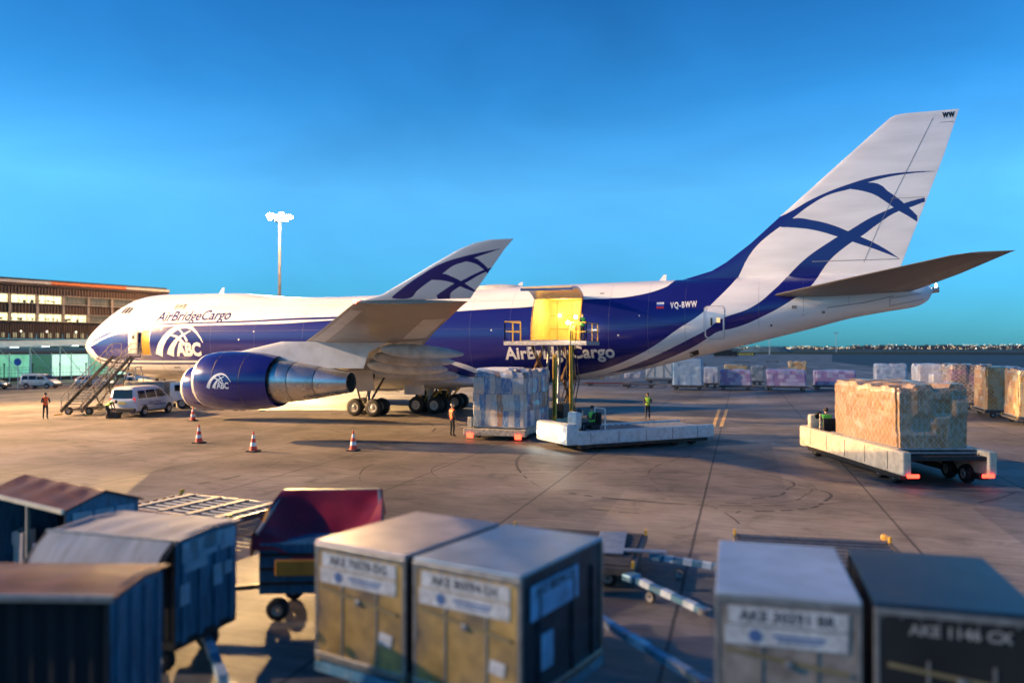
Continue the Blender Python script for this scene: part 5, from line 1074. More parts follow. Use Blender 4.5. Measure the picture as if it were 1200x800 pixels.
# yellow masts at the near corner
for y, z1 in ((-3.8, 5.9), (-7.6, 4.3)):
    f = MB().box((hw + .12, y, z1 / 2 + .3), (.2, .24, z1 - .4)); 
    for k in range(int(z1 / .45)): f.box((hw + .23, y, .7 + k * .45), (.04, .12, .2), dark) if False else None
    f.build('mast', yellow, ld)
    MB().bar((hw + .12, y - .14, .9), (hw + .12, y - .14, z1), .03, .05).build('chain', dark, ld)
# scissor arms and hydraulics under the bridge
scm = M('scissor_paint', (.20, .12, .06), .5, .2, .4, 3)
for s in (-1, 1):
    x = s * (hw - .55)
    for k in range(2):
        z0, z1 = .6 + k * 2.15, 2.75 + k * 2.15
        MB().bar((x, -3.7, z0), (x, -.5, z1), .12, .22).build('scissor_arm', scm, ld); MB().bar((x + .14, -.5, z0), (x + .14, -3.7, z1), .12, .22).build('scissor_arm', scm, ld)
for s in (-1, 1): MB().tube((s * .5, -2.6, .6), (s * .35, -1.6, bz - .2), .09, n=10).build('hydraulic_ram', rollm, ld, smooth=True)
for k in range(6):
    x = -hw + .3 + k * .5; MB().bar((x, -3.6, bz - .15), (x + .1, -3.55, bz - .75), .06, .06).build('cable_hanger', M('pale_hose', (.55, .5, .42), .5), ld)
for k in range(5):
    a = Vector((hw - .3 + .1 * k, -3.4 + .2 * k, bz - .2)); b_ = Vector((hw - .9 + .25 * k, -3.0, 1.0)); mid = (a + b_) / 2 + Vector((.35, -.2, -.2))
    MB().tube(a, mid, .035, n=6).tube(mid, b_, .035, n=6).build('hose', black, ld)
MB().bb((hw - .1, -5.2, 1.0), (.6, 1.5, .85), .06, dark).build('engine_box', None, ld)
wl_ = M('work_lamp', (1, 1, .9), emit=(1, .95, .8), es=45)
for p in ((hw - .05, -3.98, zt + 1.15), (hw + .45, -3.98, zt + 1.5)): MB().sphere(p, .1, wl_).build('work_lamp', None, ld)
lamp('work_light', (hw - .05, -4.4, zt + 1.2), 120, (1, .85, .6), .12, parent=ld)
t = pallet_load((lc + .05, -3.6 - 10.3, 0), 0, 3.1, 4.9, 3.05, clear_m, 'tall film-wrapped mixed cargo raised on the loader in front of the belly', 61, z0=.62, group='built-up cargo on vehicles', top=.25, amp=.07)
MB().bb((-.42, -.75, 2.98), (1.9, 2.6, .28), .1, M('white_film', (.66, .68, .72), .3, var=.1)).build('film_cap', None, t)
person((lc + hw + .62, -3.6 - 2.9, zt + .0), R(60), 'worker in green vest on the raised loader bridge by the open cargo door', hv_g, 'arms')

# ================================================================== PASSENGER STAIRS
st = empty('passenger_stairs', (12.1, -12.6, 0), math.atan2(8.0, -2.5) - R(90), 'tall mobile passenger stairs with dark rails reaching the open front door', 'passenger stairs')  # local +y runs up the flight
Lr, Hs = 8.2, 4.1; stm = M('stair_steel', (.11, .10, .09), .45, .5, .3, 5); hr = M('hand_rail', (.42, .38, .32), .35, .6)
for s in (-1, 1):
    MB().bar((s * .72, 0, .35), (s * .72, Lr - 1.4, Hs), .09, .28).build('stringer', stm, st)
    f = MB().bar((s * .76, .1, 1.35), (s * .76, Lr - 1.4, Hs + 1.05), .05, .05).bar((s * .76, .1, .9), (s * .76, Lr - 1.4, Hs + .6), .04, .04).bar((s * .76, Lr - 1.4, Hs + 1.05), (s * .76, Lr, Hs + 1.05), .05, .05).bar((s * .76, Lr - 1.4, Hs + .6), (s * .76, Lr, Hs + .6), .04, .04)
    for k in range(9): y = .1 + (Lr - 1.5) * k / 8; z = .35 + (Hs - .35) * k / 8; f.bar((s * .76, y, z), (s * .76, y, z + 1.0), .04, .04)
    f.bar((s * .76, Lr, Hs), (s * .76, Lr, Hs + 1.05), .04, .04); f.build('hand_rail', hr, st)
for k in range(20): y = .15 + (Lr - 1.7) * k / 20; z = .4 + (Hs - .35) * k / 20; MB().box((0, y, z), (1.36, .3, .04)).build('tread', stm, st)
MB().box((0, Lr - .7, Hs), (1.6, 1.5, .1), stm).build('top_platform', None, st)
for s in (-1, 1):
    MB().bar((s * .6, 2.0, .4), (s * .6, Lr - .6, Hs - .1), .08, .08).bar((s * .6, .8, .35), (s * .6, 5.2, .35), .1, .12).bar((s * .6, 4.8, .35), (s * .6, 3.6, 2.2), .07, .07).bar((s * .6, 5.0, .35), (s * .6, Lr - 1.0, Hs - .1), .07, .07).build('support_frame', stm, st)
    for y in (1.0, 5.0): wheel(s * .75, y, .28, .2, st)
    MB().bar((s * .75, .3, .1), (s * 1.3, .1, .06), .08, .08).build('outrigger', yellow, st)
MB().bar((0, 3.5, .35), (.9, 4.4, .35), .1, .1).bar((0, 1.0, .35), (0, 5, .35), .12, .12).build('axle_beam', stm, st)
# white ladder frame behind the van
lf = empty('ladder_frame', (11.2, -6.6, 0), .1, 'pale tubular service ladder frame standing behind the white van', 'ladder'); lfm = M('pale_tube', (.62, .55, .42), .4)
for s in (-1, 1): MB().bar((s * .75, 0, 0), (s * .35, .4, 3.3), .08, .08).bar((s * .75, 1.5, 0), (s * .35, 1.0, 3.3), .08, .08).build('side_frame', lfm, lf)
for k in range(8): w_ = .73 - .05 * k; MB().bar((-w_, .05 * k, .4 * k + .2), (w_, .05 * k, .4 * k + .2), .05, .05).build('rung', lfm, lf)
MB().box((0, .7, 3.3), (.9, .8, .06), lfm).build('top_plate', None, lf)

# ================================================================== TRANSPORTERS
tc_ = M('transporter_cream', (.66, .55, .40), .42, var=.15, scale=2, dirt=(.2, .15, .1), damt=.4); tw_ = M('transporter_white', (.62, .68, .68), .4, var=.12, scale=2, dirt=(.25, .25, .24), damt=.4)
def transporter(loc, rz, L, W, label, paint, lit_front, lit_rear, low=1.0):
    """local +x = forward; driver platform at the front left"""
    t = empty('pallet_transporter', loc, rz, label, 'cargo transporter', 'pallet transporters crossing the apron')
    for s in (-1, 1):
        MB().bb((-.3, s * (W / 2 - .16), low * .72), (L - .7, .3, low * .72), .05, paint).build('side_panel', None, t)
        for k in range(5): MB().box((-L / 2 + 1.1 + k * (L - 2.4) / 4, s * (W / 2 + .0), low * .72), (.02, .012, low * .55), M('panel_gap', (.08, .07, .06), .6)).build('panel_seam', None, t)
        MB().bb((-.2, s * (W / 2 - .25), low * .27), (L - 1.2, .35, .18), .03, dark).build('skirt', None, t)
    MB().bb((-.3, 0, low * .86), (L - .9, W - .6, .16), .03, dark).build('deck', None, t)
    for k in range(18): x = -L / 2 + .6 + k * (L - 2.4) / 17; MB().tube((x, -W / 2 + .4, low * .98), (x, W / 2 - .4, low * .98), .045, n=8).build('roller', rollm, t, smooth=True)
    MB().bb((L / 2 - .35, 0, .8), (.7, W, .95), .12, paint).build('front_housing', None, t, smooth=30)
    MB().bb((L / 2 - .75, W / 2 - .55, 1.45), (.35, .8, .75), .1, paint).build('console', None, t, smooth=30)
    MB().tube((L / 2 - 1.0, W / 2 - .55, 1.75), (L / 2 - .92, W / 2 - .55, 1.8), .19, n=18).build('steering_wheel', black, t)
    MB().bb((L / 2 - 1.75, W / 2 - .55, 1.1), (.5, .55, .25), .06, black).bb((L / 2 - 2.02, W / 2 - .55, 1.45), (.14, .55, .6), .05, black).build('driver_seat', black, t, smooth=30)
    f = MB(); f.bar((L / 2 - 2.15, W / 2 - .1, low), (L / 2 - 2.15, W / 2 - .1, 1.95), .05, .05).bar((L / 2 - 2.15, W / 2 - 1.0, low), (L / 2 - 2.15, W / 2 - 1.0, 1.95), .05, .05).bar((L / 2 - 2.15, W / 2 - .1, 1.95), (L / 2 - 2.15, W / 2 - 1.0, 1.95), .05, .05).build('guard_frame', paint, t)
    for s in (-1, 1):
        for x in (L / 2 - 1.2, -L / 2 + 2.3, -L / 2 + 1.2): wheel(x, s * (W / 2 - .38), .33, .3, t)
        if lit_front: MB().sphere((L / 2 + .01, s * (W / 2 - .35), .72), (.06, .16, .12), M('headlight', (1, 1, 1), emit=(.9, 1, .95), es=60)).build('headlight', None, t)
        if lit_rear: MB().bb((-L / 2 + .02, s * (W / 2 - .35), .42), (.06, .42, .13), .02, M('tail_red', (.8, .02, .02), emit=(1, .04, .02), es=5)).build('tail_light', None, t)
    return t
# right-hand transporter, loaded, driving away towards the aircraft
pr0, pr1 = Vector((63.4, -25.2, 0)), Vector((60.3, -16.6, 0)); d = (pr1 - pr0).normalized(); hd = math.atan2(d.y, d.x); nr = Vector((d.y, -d.x, 0)); TL = 9.3; TW = 3.3
ctr = (pr0 + pr1) / 2 + nr * (TW / 2)
transporter(ctr, hd, TL, TW, 'cream pallet transporter carrying one huge brown load, driver in green, red tail lights', tc_, False, True, 1.15)
lo_c = ctr - d * 1.15 - nr * .12
t = pallet_load((lo_c.x, lo_c.y, 0), hd, 5.6, 2.7, 2.3, brown_m, 'huge brown net-wrapped load on the cream transporter at the right', 71, z0=1.22, group='built-up cargo on vehicles', top=.15, amp=.09)
q = ctr + d * (TL / 2 - 1.7) - nr * (TW / 2 - .55)
dr = person((q.x, q.y, .82), hd + R(90), 'dark-haired driver in green vest seated on the cream transporter', hv_g, 'sit')
# centre transporter, empty, coming towards the camera
a_, b_ = at(664, 531), at(838, 519); d = (a_ - b_).normalized(); hd = math.atan2(d.y, d.x); nr = Vector((-d.y, d.x, 0)) * -1
if nr.y < 0: nr = -nr
Lm = (a_ - b_).length; ctr = (a_ + b_) / 2 + nr * 1.5
transporter(ctr, hd, Lm, 3.0, 'pale empty pallet transporter crossing mid apron with white headlights on', tw_, True, False, .88)
q = ctr + d * (Lm / 2 - 1.7) + Vector((-d.y, d.x, 0)) * (1.5 - .55)
person((q.x, q.y, .72), hd + R(90), 'driver in green vest seated on the pale empty transporter', hv_g, 'sit')

# ================================================================== FOREGROUND CONTAINERS AND CARTS
sodium_front = M('weathered_sodium_lit_panel', (.62, .38, .13), .36, .35, .45, 1.7, dirt=(.11, .095, .09), dscale=1.5, damt=.97, bump=.5)  # aluminium fronts: sodium light's gold put into the base colour, grey grime over it
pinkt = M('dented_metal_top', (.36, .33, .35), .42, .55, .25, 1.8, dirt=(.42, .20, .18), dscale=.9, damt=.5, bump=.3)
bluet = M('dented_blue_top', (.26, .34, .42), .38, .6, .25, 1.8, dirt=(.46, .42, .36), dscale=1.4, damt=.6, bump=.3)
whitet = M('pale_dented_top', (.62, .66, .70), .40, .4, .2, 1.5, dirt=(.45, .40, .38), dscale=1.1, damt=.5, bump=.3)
darkt = M('dark_blue_top', (.02, .05, .075), .4, .4, .3, 2, bump=.2); sidem = M('shaded_blue_grey_side', (.06, .085, .11), .4, .6, .3, 2.5, dirt=(.04, .04, .05), damt=.6)  # container sides carry their dark blue shade in the base colour
platem = M('label_plate', (.58, .56, .54), .5, var=.2, scale=6, dirt=(.26, .22, .18), damt=.6); inkm = M('label_ink', (.07, .07, .08), .6); framem = M('edge_rail', (.40, .36, .32), .35, .7, .2, 6); inkb = M('blue_ink', (.08, .16, .34), .6)
def uld(c, rz, w_, dp, h, top, front, side, code, label, z0=.5, darkfront=False, codeink=inkm):
    t = empty('air_cargo_container', (c[0], c[1], z0), rz, label, 'air cargo container', 'metal air cargo containers in the foreground')
    MB().bb((0, 0, h / 2), (w_ - .06, dp - .06, h - .06), .02, side).build('body', None, t)
    MB().box((0, -dp / 2 + .012, h / 2), (w_ - .12, .02, h - .12), front).build('front_panel', None, t)
    MB().bb((0, 0, h - .02), (w_, dp, .05), .015, top).build('roof_panel', None, t)
    for sx in (-1, 1):
        for sy in (-1, 1): MB().bb((sx * (w_ / 2 - .025), sy * (dp / 2 - .025), h / 2 - .03), (.06, .06, h - .04), .012, framem).build('corner_post', None, t)
    for sy in (-1, 1): MB().bb((0, sy * (dp / 2 - .02), .05), (w_, .07, .1), .012, framem).build('base_rail', None, t); MB().bb((0, sy * (dp / 2 - .01), h - .08), (w_, .05, .07), .01, framem).build('top_rail', None, t)
    for sx in (-1, 1): MB().bb((sx * (w_ / 2 - .02), 0, .05), (.07, dp - .1, .1), .012, framem).build('base_rail', None, t)
    rv = MB(); rv.box((0, -dp / 2 - .003, h - .06), (w_ - .2, .008, .02))
    for k in range(0):
        for z in (.22, h * .5, h - .16): rv.box((-w_ / 2 + .12 + (w_ - .24) * k / 13, -dp / 2 - .002, z), (.02, .012, .02))
    rv.build('header_strip', framem, t)
    for x in (-w_ * .18, w_ * .2): MB().box((x, -dp / 2 - .004, h * .36), (.03, .014, h * .6), framem).build('door_rib', None, t)
    MB().bb((.02, -dp / 2 - .03, h * .55), (.09, .05, .09), .02, rollm).build('latch', None, t)
    if not darkfront:
        MB().box((0, -dp / 2 - .008, h - .24), (w_ * .82, .012, .19), platem).build('label_plate', None, t); MB().box((-.02, -dp / 2 - .008, h - .455), (w_ * .84, .012, .2), platem).build('label_plate', None, t)
    me = text_mesh(code, .155, bold=.006, align='CENTER', space=1.05)
    flat('container_code', me, Matrix.Translation((0, -dp / 2 - .016, h - .29)) @ Matrix.Rotation(R(90), 4, 'X'), codeink, t)
    if not darkfront: MB().tube((-w_ * .22, -dp / 2 - .015, h - .455), (-w_ * .22, -dp / 2 - .02, h - .455), .07, n=16).box((.12, -dp / 2 - .017, h - .44), (w_ * .35, .006, .03)).box((.12, -dp / 2 - .017, h - .49), (w_ * .3, .006, .02)).build('emblem', inkb, t)
    # scuffed straps, edge rivets and a torn sticker
    for k in range(9):
        x = -w_ / 2 + .09 + (w_ - .18) * k / 8
        MB().sphere((x, -dp / 2 - .006, h - .13), (.014, .008, .014), rollm, 8).build('rivet', None, t); MB().sphere((x, -dp / 2 - .006, .16), (.014, .008, .014), rollm, 8).build('rivet', None, t)
    MB().bar((-w_ * .42, -dp / 2 - .02, h * .62), (w_ * .42, -dp / 2 - .02, h * .52), .012, .045, M('webbing_strap', (.22, .17, .08), .7)).build('strap', None, t)
    MB().box((w_ * .3, -dp / 2 - .012, h * .3), (.22, .008, .16), platem, rot=(0, .12, 0)).build('torn_sticker', None, t)
    # right side plate
    MB().box((w_ / 2 - .002, -dp * .12, h - .40), (.012, dp * .55, .42), M('blue_side_plate', (.20, .45, .66), .4, var=.3, scale=4)).build('side_plate', None, t)
    me = text_mesh(code, .17, bold=.006, align='CENTER')
    flat('container_code', me, Matrix.Translation((w_ / 2 + .008, -dp * .12, h - .33)) @ Matrix.Rotation(R(90), 4, 'Z') @ Matrix.Rotation(R(90), 4, 'X'), inkm, t)
    for y in (-dp * .3, dp * .1, dp * .36): MB().box((w_ / 2 - .01, y, h * .42), (.04, .05, h * .78), sidem).build('side_rib', None, t)
    MB().box((w_ / 2 - .002, -dp * .22, h * .35), (.012, .3, .45), MATS['blue_side_plate']).build('side_plate', None, t)
    return t
def cc_(a, b_, bk, z=2.13): return a
U = 2.13 - .5
def pos(cx, cy, dx, dy, rz): return (cx + dx * math.cos(rz) - dy * math.sin(rz), cy + dx * math.sin(rz) + dy * math.cos(rz))
r1 = R(-13.2)
c1 = pos(53.23, -45.44, .83, 1.13, r1); uld(c1, r1, 1.62, 2.24, U, pinkt, sodium_front, sidem, 'AKE 70078 DG', 'air container with sodium light painted gold on its front, reddish dented roof, left of the adjoining pair')
c2 = pos(54.93, -45.83, .83, 1.13, r1); uld(c2, r1, 1.62, 2.24, U, bluet, sodium_front, sidem, 'AKE 80094 LH', 'air container with sodium light painted gold on its front, grey-blue roof, right of the adjoining pair')
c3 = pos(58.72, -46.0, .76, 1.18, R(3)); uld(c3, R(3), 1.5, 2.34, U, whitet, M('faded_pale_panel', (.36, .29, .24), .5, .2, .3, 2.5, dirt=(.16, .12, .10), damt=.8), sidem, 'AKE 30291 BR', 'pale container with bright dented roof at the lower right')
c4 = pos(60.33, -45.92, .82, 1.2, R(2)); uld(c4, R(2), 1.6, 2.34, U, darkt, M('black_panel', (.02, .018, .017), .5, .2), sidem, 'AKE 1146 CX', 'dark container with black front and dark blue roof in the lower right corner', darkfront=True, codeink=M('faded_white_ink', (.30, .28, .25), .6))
bluef = M('tow_blue', (.12, .30, .42), .42, .3, .3, 4, dirt=(.35, .42, .46), damt=.6)
for c, rz, l_, dx in (((c1[0] , c1[1]), r1, 'blue steel dolly under the reddish-roofed container', 1.7), ((c2[0], c2[1]), r1, 'blue steel dolly under the grey-blue roofed container', 1.7), (c3, R(3), 'blue steel dolly under the pale bright-roofed container', 1.6), (c4, R(2), 'blue steel dolly under the dark corner container', 1.6)):
    dolly(c, rz, dx - .12, 2.3, l_, frame=bluef, group='container dollies in the foreground', rollers=6, bar=False)
# loose tow bars in blue and white
def towbar(p0, p1, label):
    p0, p1 = Vector(p0), Vector(p1); d = p1 - p0; t = empty('tow_bar', (p0.x, p0.y, 0), math.atan2(d.y, d.x), label, 'tow bar', 'blue and white tow bars'); L = Vector((d.x, d.y)).length
    z0, z1 = p0.z, p1.z
    MB().bar((0, 0, z0), (L, 0, z1), .13, .11).build('shaft', bluef, t)
    for k in range(3): a = .15 + k * .3; MB().bar((L * a, 0, z0 + (z1 - z0) * a + .003), (L * (a + .14), 0, z0 + (z1 - z0) * (a + .14) + .003), .137, .117).build('white_sleeve', M('worn_white_paint', (.6, .68, .72), .45, var=.2, dirt=(.2, .3, .36)), t)
    MB().tube((L, 0, z1 - .05), (L, 0, z1 + .05), .12, n=16).build('tow_eye', rollm, t); MB().bb((0, 0, z0), (.25, .3, .14), .03, bluef).build('hinge', None, t)
    wheel(.5, 0, .1, .06, t); return t
towbar(at(740, 676, .35), at(826, 716, .15), 'blue and white tow bar slanting from the flat dolly')
towbar(at(682, 712, .35), at(826, 800, .15), 'long blue and white tow bar slanting to the lower edge beside the container')
towbar(at(232, 722, .35), at(266, 806, .15), 'blue and white tow bar standing out below the blue cart at lower left')
towbar(at(768, 652, .4), at(842, 664, .3), 'short blue tow bar between the flat dolly and the pale container')
# flat dollies behind
FD0 = dolly((55.0, -38.2, 0), R(4), 3.2, 3.0, 'dark planked flat dolly with pale patch behind the container pair', group='flat dollies in the foreground', rollers=0, bar=False)
pw = empty('steel_plate', (55.9, -37.9, .515), R(8), 'pale steel plate lying on the dark flat dolly', 'steel plate'); MB().bb((0, 0, .02), (.62, 1.9, .04), .01, alu).build('plate', None, pw); MB().bb((.75, -.6, .02), (.9, .22, .04), .01, alu).build('cross_plate', None, pw)
for k in range(9): _p = MB().bb((-.9, -1.55 + k * .31, -.035), (3.0, .28, .04), .01, M('dark_plank', (.05, .045, .042), .7, var=.4, scale=3)).build('deck_plank', None, None); _p.parent = FD0; _p.location = (.9, .32, .515); _p['label'] = 'x'; del _p['label']
fd_ = dolly((60.2, -36.9, 0), R(6), 3.4, 2.4, 'dark flat dolly seen just above the pale container roof', frame=None, group='flat dollies in the foreground', rollers=8, bar=False)
MB().sphere((1.5, .9, .62), .07, M('amber_lens', (.9, .3, .03), emit=(1, .4, .05), es=.4)).build('amber_lamp', None, fd_)
rd = dolly((44.55, -37.4, 0), R(-6), 4.0, 2.3, 'empty roller dolly with dark red side beams and pale cross treads at the left', z=.55, frame=M('maroon_beam', (.10, .022, .028), .45, var=.3), group='roller dollies in the foreground', rollers=8, cross=True)
for s in (-1, 1): MB().box((1.3 * 1, s * 1.16, .5), (.5, .02, .08), platem).build('label_strip', None, rd)
# roofed baggage carts
roofb = M('brown_tarp_roof', (.20, .055, .02), .55, 0, .3, 1.6, dirt=(.09, .035, .02), damt=.6, bump=.5, stretch=(.6, 3, 1)); curt = M('shaded_curtain', (.007, .007, .010), .95, var=.4, scale=3, bump=.2, stretch=(5, 5, .3))  # near-black curtain colour holds the shade on the cart fronts
cblue = M('cart_blue', (.035, .15, .24), .5, .1, .35, 4, dirt=(.02, .06, .10), damt=.5, stretch=(4, 4, .6)); cpanel = M('cart_pale_blue', (.22, .36, .44), .5, var=.25, scale=4)
def bag_cart(c, rz, L, W, H, label, roof, ridge=.22, pitch=True, endpanels=True, curtain=True, eave=None):
    t = empty('baggage_cart', (c[0], c[1], 0), rz, label, 'baggage cart', 'roofed baggage carts in the lower left')
    f = MB().box((0, 0, .48), (L, W, .12)); 
    f.build('floor_frame', dark, t)
    for sx in (-1, 0, 1):
        for sy in (-1, 1): MB().bb((sx * (L / 2 - .04), sy * (W / 2 - .04), (H + .5) / 2), (.07, .07, H - .5), .012, dark if sx else framem).build('post', None, t)
    n_ = 16; vs = []
    for i in range(n_ + 1):
        x = -L / 2 - .08 + (L + .16) * i / n_
        for j, (y, z) in enumerate(((-W / 2 - .06, 0), (-W / 4, ridge * .55), (0, ridge), (W / 4, ridge * .55), (W / 2 + .06, 0))):
            sag = -.035 * abs(math.sin(math.pi * i / 4)) if 0 < j < 4 else 0; vs.append((x, y, H + z + sag))
    fs = [(i * 5 + j, i * 5 + j + 1, (i + 1) * 5 + j + 1, (i + 1) * 5 + j) for i in range(n_) for j in range(4)]
    k0 = len(vs); vs += [(x, y, z - .03) for x, y, z in vs]; fs += [tuple(k0 + q for q in f_[::-1]) for f_ in fs]
    fs += [(i * 5, (i + 1) * 5, k0 + (i + 1) * 5, k0 + i * 5) for i in range(n_)] + [(i * 5 + 4, (i + 1) * 5 + 4, k0 + (i + 1) * 5 + 4, k0 + i * 5 + 4) for i in range(n_)]
    MB().add(vs, fs, roof).build('roof_cover', None, t, smooth=50)
    MB().bar((-L / 2 - .08, -W / 2 - .09, H - .01), (L / 2 + .08, -W / 2 - .09, H - .01), .05, .07).build('eave_rail', eave or framem, t)
    for sx in (-1, 1):
        e = MB().add([(sx * L / 2, -W / 2, .5), (sx * L / 2, W / 2, .5), (sx * L / 2, W / 2, H), (sx * L / 2, W / 4, H + ridge * .48), (sx * L / 2, 0, H + ridge * .92), (sx * L / 2, -W / 4, H + ridge * .48), (sx * L / 2, -W / 2, H)], [(0, 1, 2, 3, 4, 5, 6)])
        e.add([(v[0] - sx * .04, v[1], v[2]) for v in e.v[:7]], [(6, 5, 4, 3, 2, 1, 0)]); ep = e.build('end_panel', cblue, t, fix=False)
        rb = MB()
        for k in range(4): rb.box((sx * (L / 2 + .02), -W / 2 + .15 + (W - .3) * k / 3, H * .5 + .2), (.03, .10, H - .6))
        rb.build('end_rib', cblue, ep)
        if endpanels:
            for k in range(3): MB().box((sx * (L / 2 + .03), -W / 2 + .27 + k * (W - .54) / 2, H - .22), (.02, W / 3 - .1, .3), cpanel).build('pale_panel', None, t)
    if curtain:
        cu = MB(); n2 = 60; vs = []
        for i in range(n2 + 1):
            x = -L / 2 + .06 + (L - .12) * i / n2; y = -W / 2 + .05 + .014 * math.sin(i * 1.3) + .006 * math.sin(i * 3.1)
            vs += [(x, y, .55), (x, y, H - .04)]
        cu.add(vs, [(2 * i, 2 * i + 2, 2 * i + 3, 2 * i + 1) for i in range(n2)]); cu.build('curtain', curt, t, smooth=True)
    MB().box((0, W / 2 - .06, H * .5 + .2), (L - .1, .03, H - .6), curt).build('rear_curtain', None, t)
    for sx in (-1, 1):
        for sy in (-1, 1): wheel(sx * (L / 2 - .4), sy * (W / 2 - .2), .2, .14, t)
    return t
rr_ = R(17); c = pos(52.2, -47.97, -1.5, .62, rr_); bag_cart(c, rr_, 3.0, 1.24, 2.0, 'baggage cart nearest the lower left corner, brown roof and corrugated blue end', roofb, .06, endpanels=False)
for i, (dx, dz) in enumerate(((0, 0), (.12, .05))): pass
rr_ = R(-16); c = pos(47.65, -44.5, -1.55, .66, rr_); ct = bag_cart(c, rr_, 3.0, 1.32, 1.98, 'baggage cart farthest back at left, brown ridged roof with a cream edge rail, open side', roofb, .26, curtain=False, eave=M('cream_rail', (.75, .62, .42), .4))
for i, (x, y, z, s_, mt, l_) in enumerate(((-1.1, -.2, .55, (.45, .3, .7), M('pale_sack', (.5, .38, .33), .8, bump=.5), 'pale sack slumped inside the back left cart'), (-.2, -.1, .55, (.7, .4, .55), M('blue_sack', (.03, .06, .16), .7), 'dark blue bag inside the back left cart'), (.75, 0, .55, (.6, .4, .5), M('black_bag', (.02, .02, .03), .7), 'black bag at the right end inside the back left cart'))):
    p = pos(c[0], c[1], x, y, rr_); b_ = lump('cargo_bag', s_[0], s_[1], 0, s_[2], mt, None, 80 + i, amp=.03, top=.1, nx=8); b_.location = (p[0], p[1], z); b_.rotation_euler = (0, 0, rr_ + .2 * i); tag(b_, l_, 'bag', 'bags inside the back left cart')
rr_ = R(2); c = pos(51.12, -45.75, -1.1, .7, rr_); beige = M('beige_canvas', (.46, .43, .42), .7, 0, .2, 1.2, dirt=(.25, .19, .14), damt=.5, bump=.35, stretch=(3, .6, .6)); bc = bag_cart(c, rr_, 2.2, 1.4, 2.03, 'blue baggage cart with pale canvas roof and its front flap propped out', beige, .05, curtain=True)
fl = MB(); vs = []
for i in range(15):
    x = -1.12 + 2.24 * i / 14; wv = .03 * math.sin(i * 1.1)
    vs += [(x, -.8, 2.04), (x - .02, -1.0, 1.86 + wv), (x - .04, -1.18 + wv, 1.62)]
fl.add(vs, [(3 * i + j, 3 * i + 3 + j, 3 * i + 4 + j, 3 * i + 1 + j) for i in range(14) for j in range(2)]); fl.build('canvas_flap', beige, bc, smooth=True)
MB().bar((-1.16, -.8, 2.0), (-1.2, -1.22, 1.58), .04, .05).build('flap_stay', dark, bc); MB().bar((1.14, -.8, 2.0), (1.12, -1.22, 1.58), .04, .05).build('flap_stay', dark, bc)
for k, (y, z, w_, h_) in enumerate(((-.3, 1.62, .5, .22), (-.55, 1.2, .2, .3), (.2, 1.3, .2, .32), (.45, 1.35, .18, .2))): MB().box((1.13, y, z), (.02, w_, h_), cpanel).build('label_sticker', None, bc)
MB().box((1.13, -.05, 1.86), (.02, .8, .22), cpanel).build('label_sticker', None, bc)
for i, (px, py) in enumerate(((88, 650), (158, 668), (166, 676))):
    p = at(px, py, 1.75); o = MB().sphere((0, 0, 0), (.08, .07, .07), M('yellow_strap', (.85, .45, .03), .5), 10).build('yellow_lamp', None, None, smooth=True); o.location = p; o.scale = (1, 1, 1)
    o.parent = bc; o.location = o.location - Vector((c[0], c[1], 0)); o.location.rotate(Euler((0, 0, -rr_)))
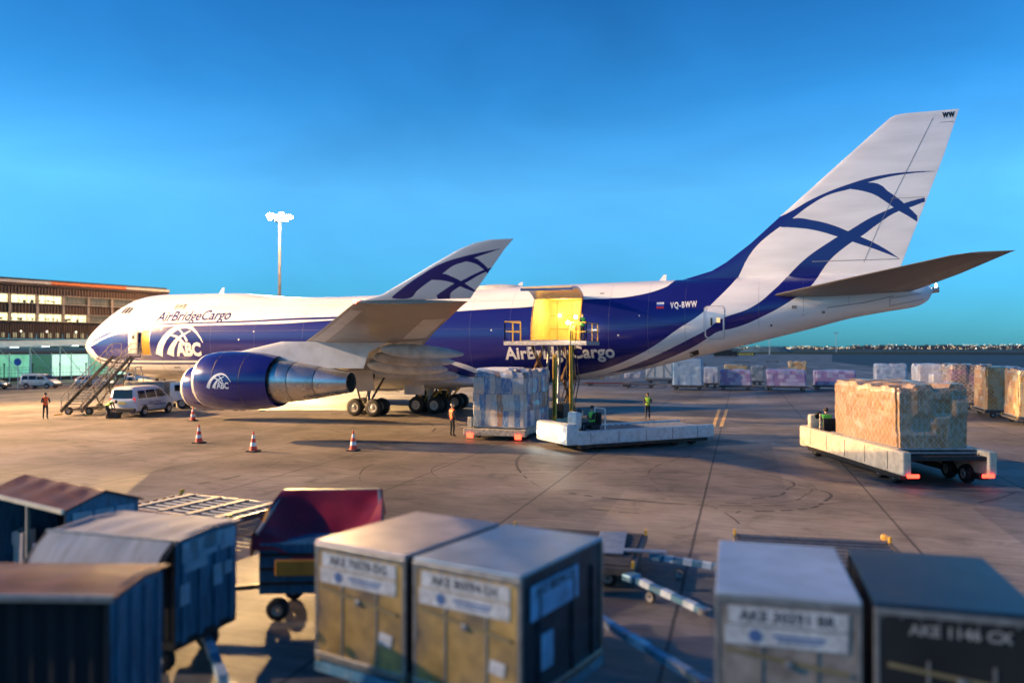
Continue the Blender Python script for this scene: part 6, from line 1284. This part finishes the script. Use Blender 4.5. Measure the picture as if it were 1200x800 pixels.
# tarp cart
rr_ = R(21); c = pos(50.75, -43.45, 1.1, .8, rr_); tk_ = empty('tarp_cart', (c[0], c[1], 0), rr_, 'dark blue cart with a maroon tarpaulin slung over its frame', 'baggage cart')
MB().bb((0, 0, .95), (2.1, 1.5, .9), .03, cblue).build('tub', None, tk_)
for z in (.7, .95, 1.2):
    MB().box((0, -.765, z), (2.05, .03, .05), dark).build('tub_rib', None, tk_)
MB().bb((-.1, -.8, .98), (1.3, .05, .28), .02, M('orange_sign', (.72, .28, .03), .5, var=.2)).build('orange_board', None, tk_)
MB().bar((-.95, .72, 2.05), (.85, .72, 2.05), .06, .06).bar((-.95, .72, 1.3), (-.95, .72, 2.05), .06, .06).bar((.85, .72, 1.3), (.85, .72, 2.05), .06, .06).bar((-.95, .72, 2.05), (-1.1, -.7, 1.55), .05, .06).bar((.85, .72, 2.05), (1.1, -.7, 1.5), .05, .06).build('frame', M('pale_frame', (.50, .44, .36), .4, .4), tk_)
tarp = M('maroon_tarp', (.30, .010, .024), .42, 0, .25, 2, bump=.3); vs = []; NX, NY = 26, 14
for j in range(NY + 1):
    v = j / NY
    for i in range(NX + 1):
        u = i / NX; x = -1.0 + 1.92 * u - (v * .16) * (1 - 2 * u); y = .7 - 1.55 * v; z = 2.07 - .52 * v - .42 * math.sin(math.pi * u) * math.sin(math.pi * min(1, v * .95)) ** .8 - (.10 * v * math.sin(math.pi * u))
        z += .035 * math.sin(11 * u + 6 * v) * (v > .05) + .02 * math.sin(23 * u - 9 * v) * v
        if v > .9: z -= (v - .9) * 2.2; y += (v - .9) * .8
        vs.append((x, y, z))
k0 = len(vs); fs = [(j * (NX + 1) + i, j * (NX + 1) + i + 1, (j + 1) * (NX + 1) + i + 1, (j + 1) * (NX + 1) + i) for j in range(NY) for i in range(NX)]
vs += [(x, y, z - .012) for x, y, z in vs]; fs += [tuple(k0 + q for q in f_[::-1]) for f_ in fs]
MB().add(vs, fs, tarp).build('tarpaulin', None, tk_, smooth=60, fix=False)
# side drop of the tarp
for s in (-1, 1):
    vs = []
    for i in range(13):
        v = i / 12; x = (-1.0 - .16 * v) if s < 0 else (.92 + .16 * v); y = .7 - 1.5 * v; z = 2.07 - .52 * v; vs += [(x, y, z), (x + s * (.05 + .03 * math.sin(i * 1.9)), y, z - .45 + .05 * math.sin(i * 1.3))]
    MB().add(vs, [(2 * i, 2 * i + 2, 2 * i + 3, 2 * i + 1) for i in range(12)], tarp).build('tarp_skirt', None, tk_, smooth=True)
MB().bar((-1.02, -.2, 1.9), (-1.16, -.78, 1.2), .05, .02).build('orange_strap', M('orange_webbing', (.85, .33, .05), .6), tk_)
for sx in (-1, 1):
    for sy in (-1, 1): wheel(sx * .75, sy * .6, .2, .14, tk_)
MB().bar((-1.0, 0, .45), (-2.0, -.1, .4), .08, .08).build('drawbar', dark, tk_)
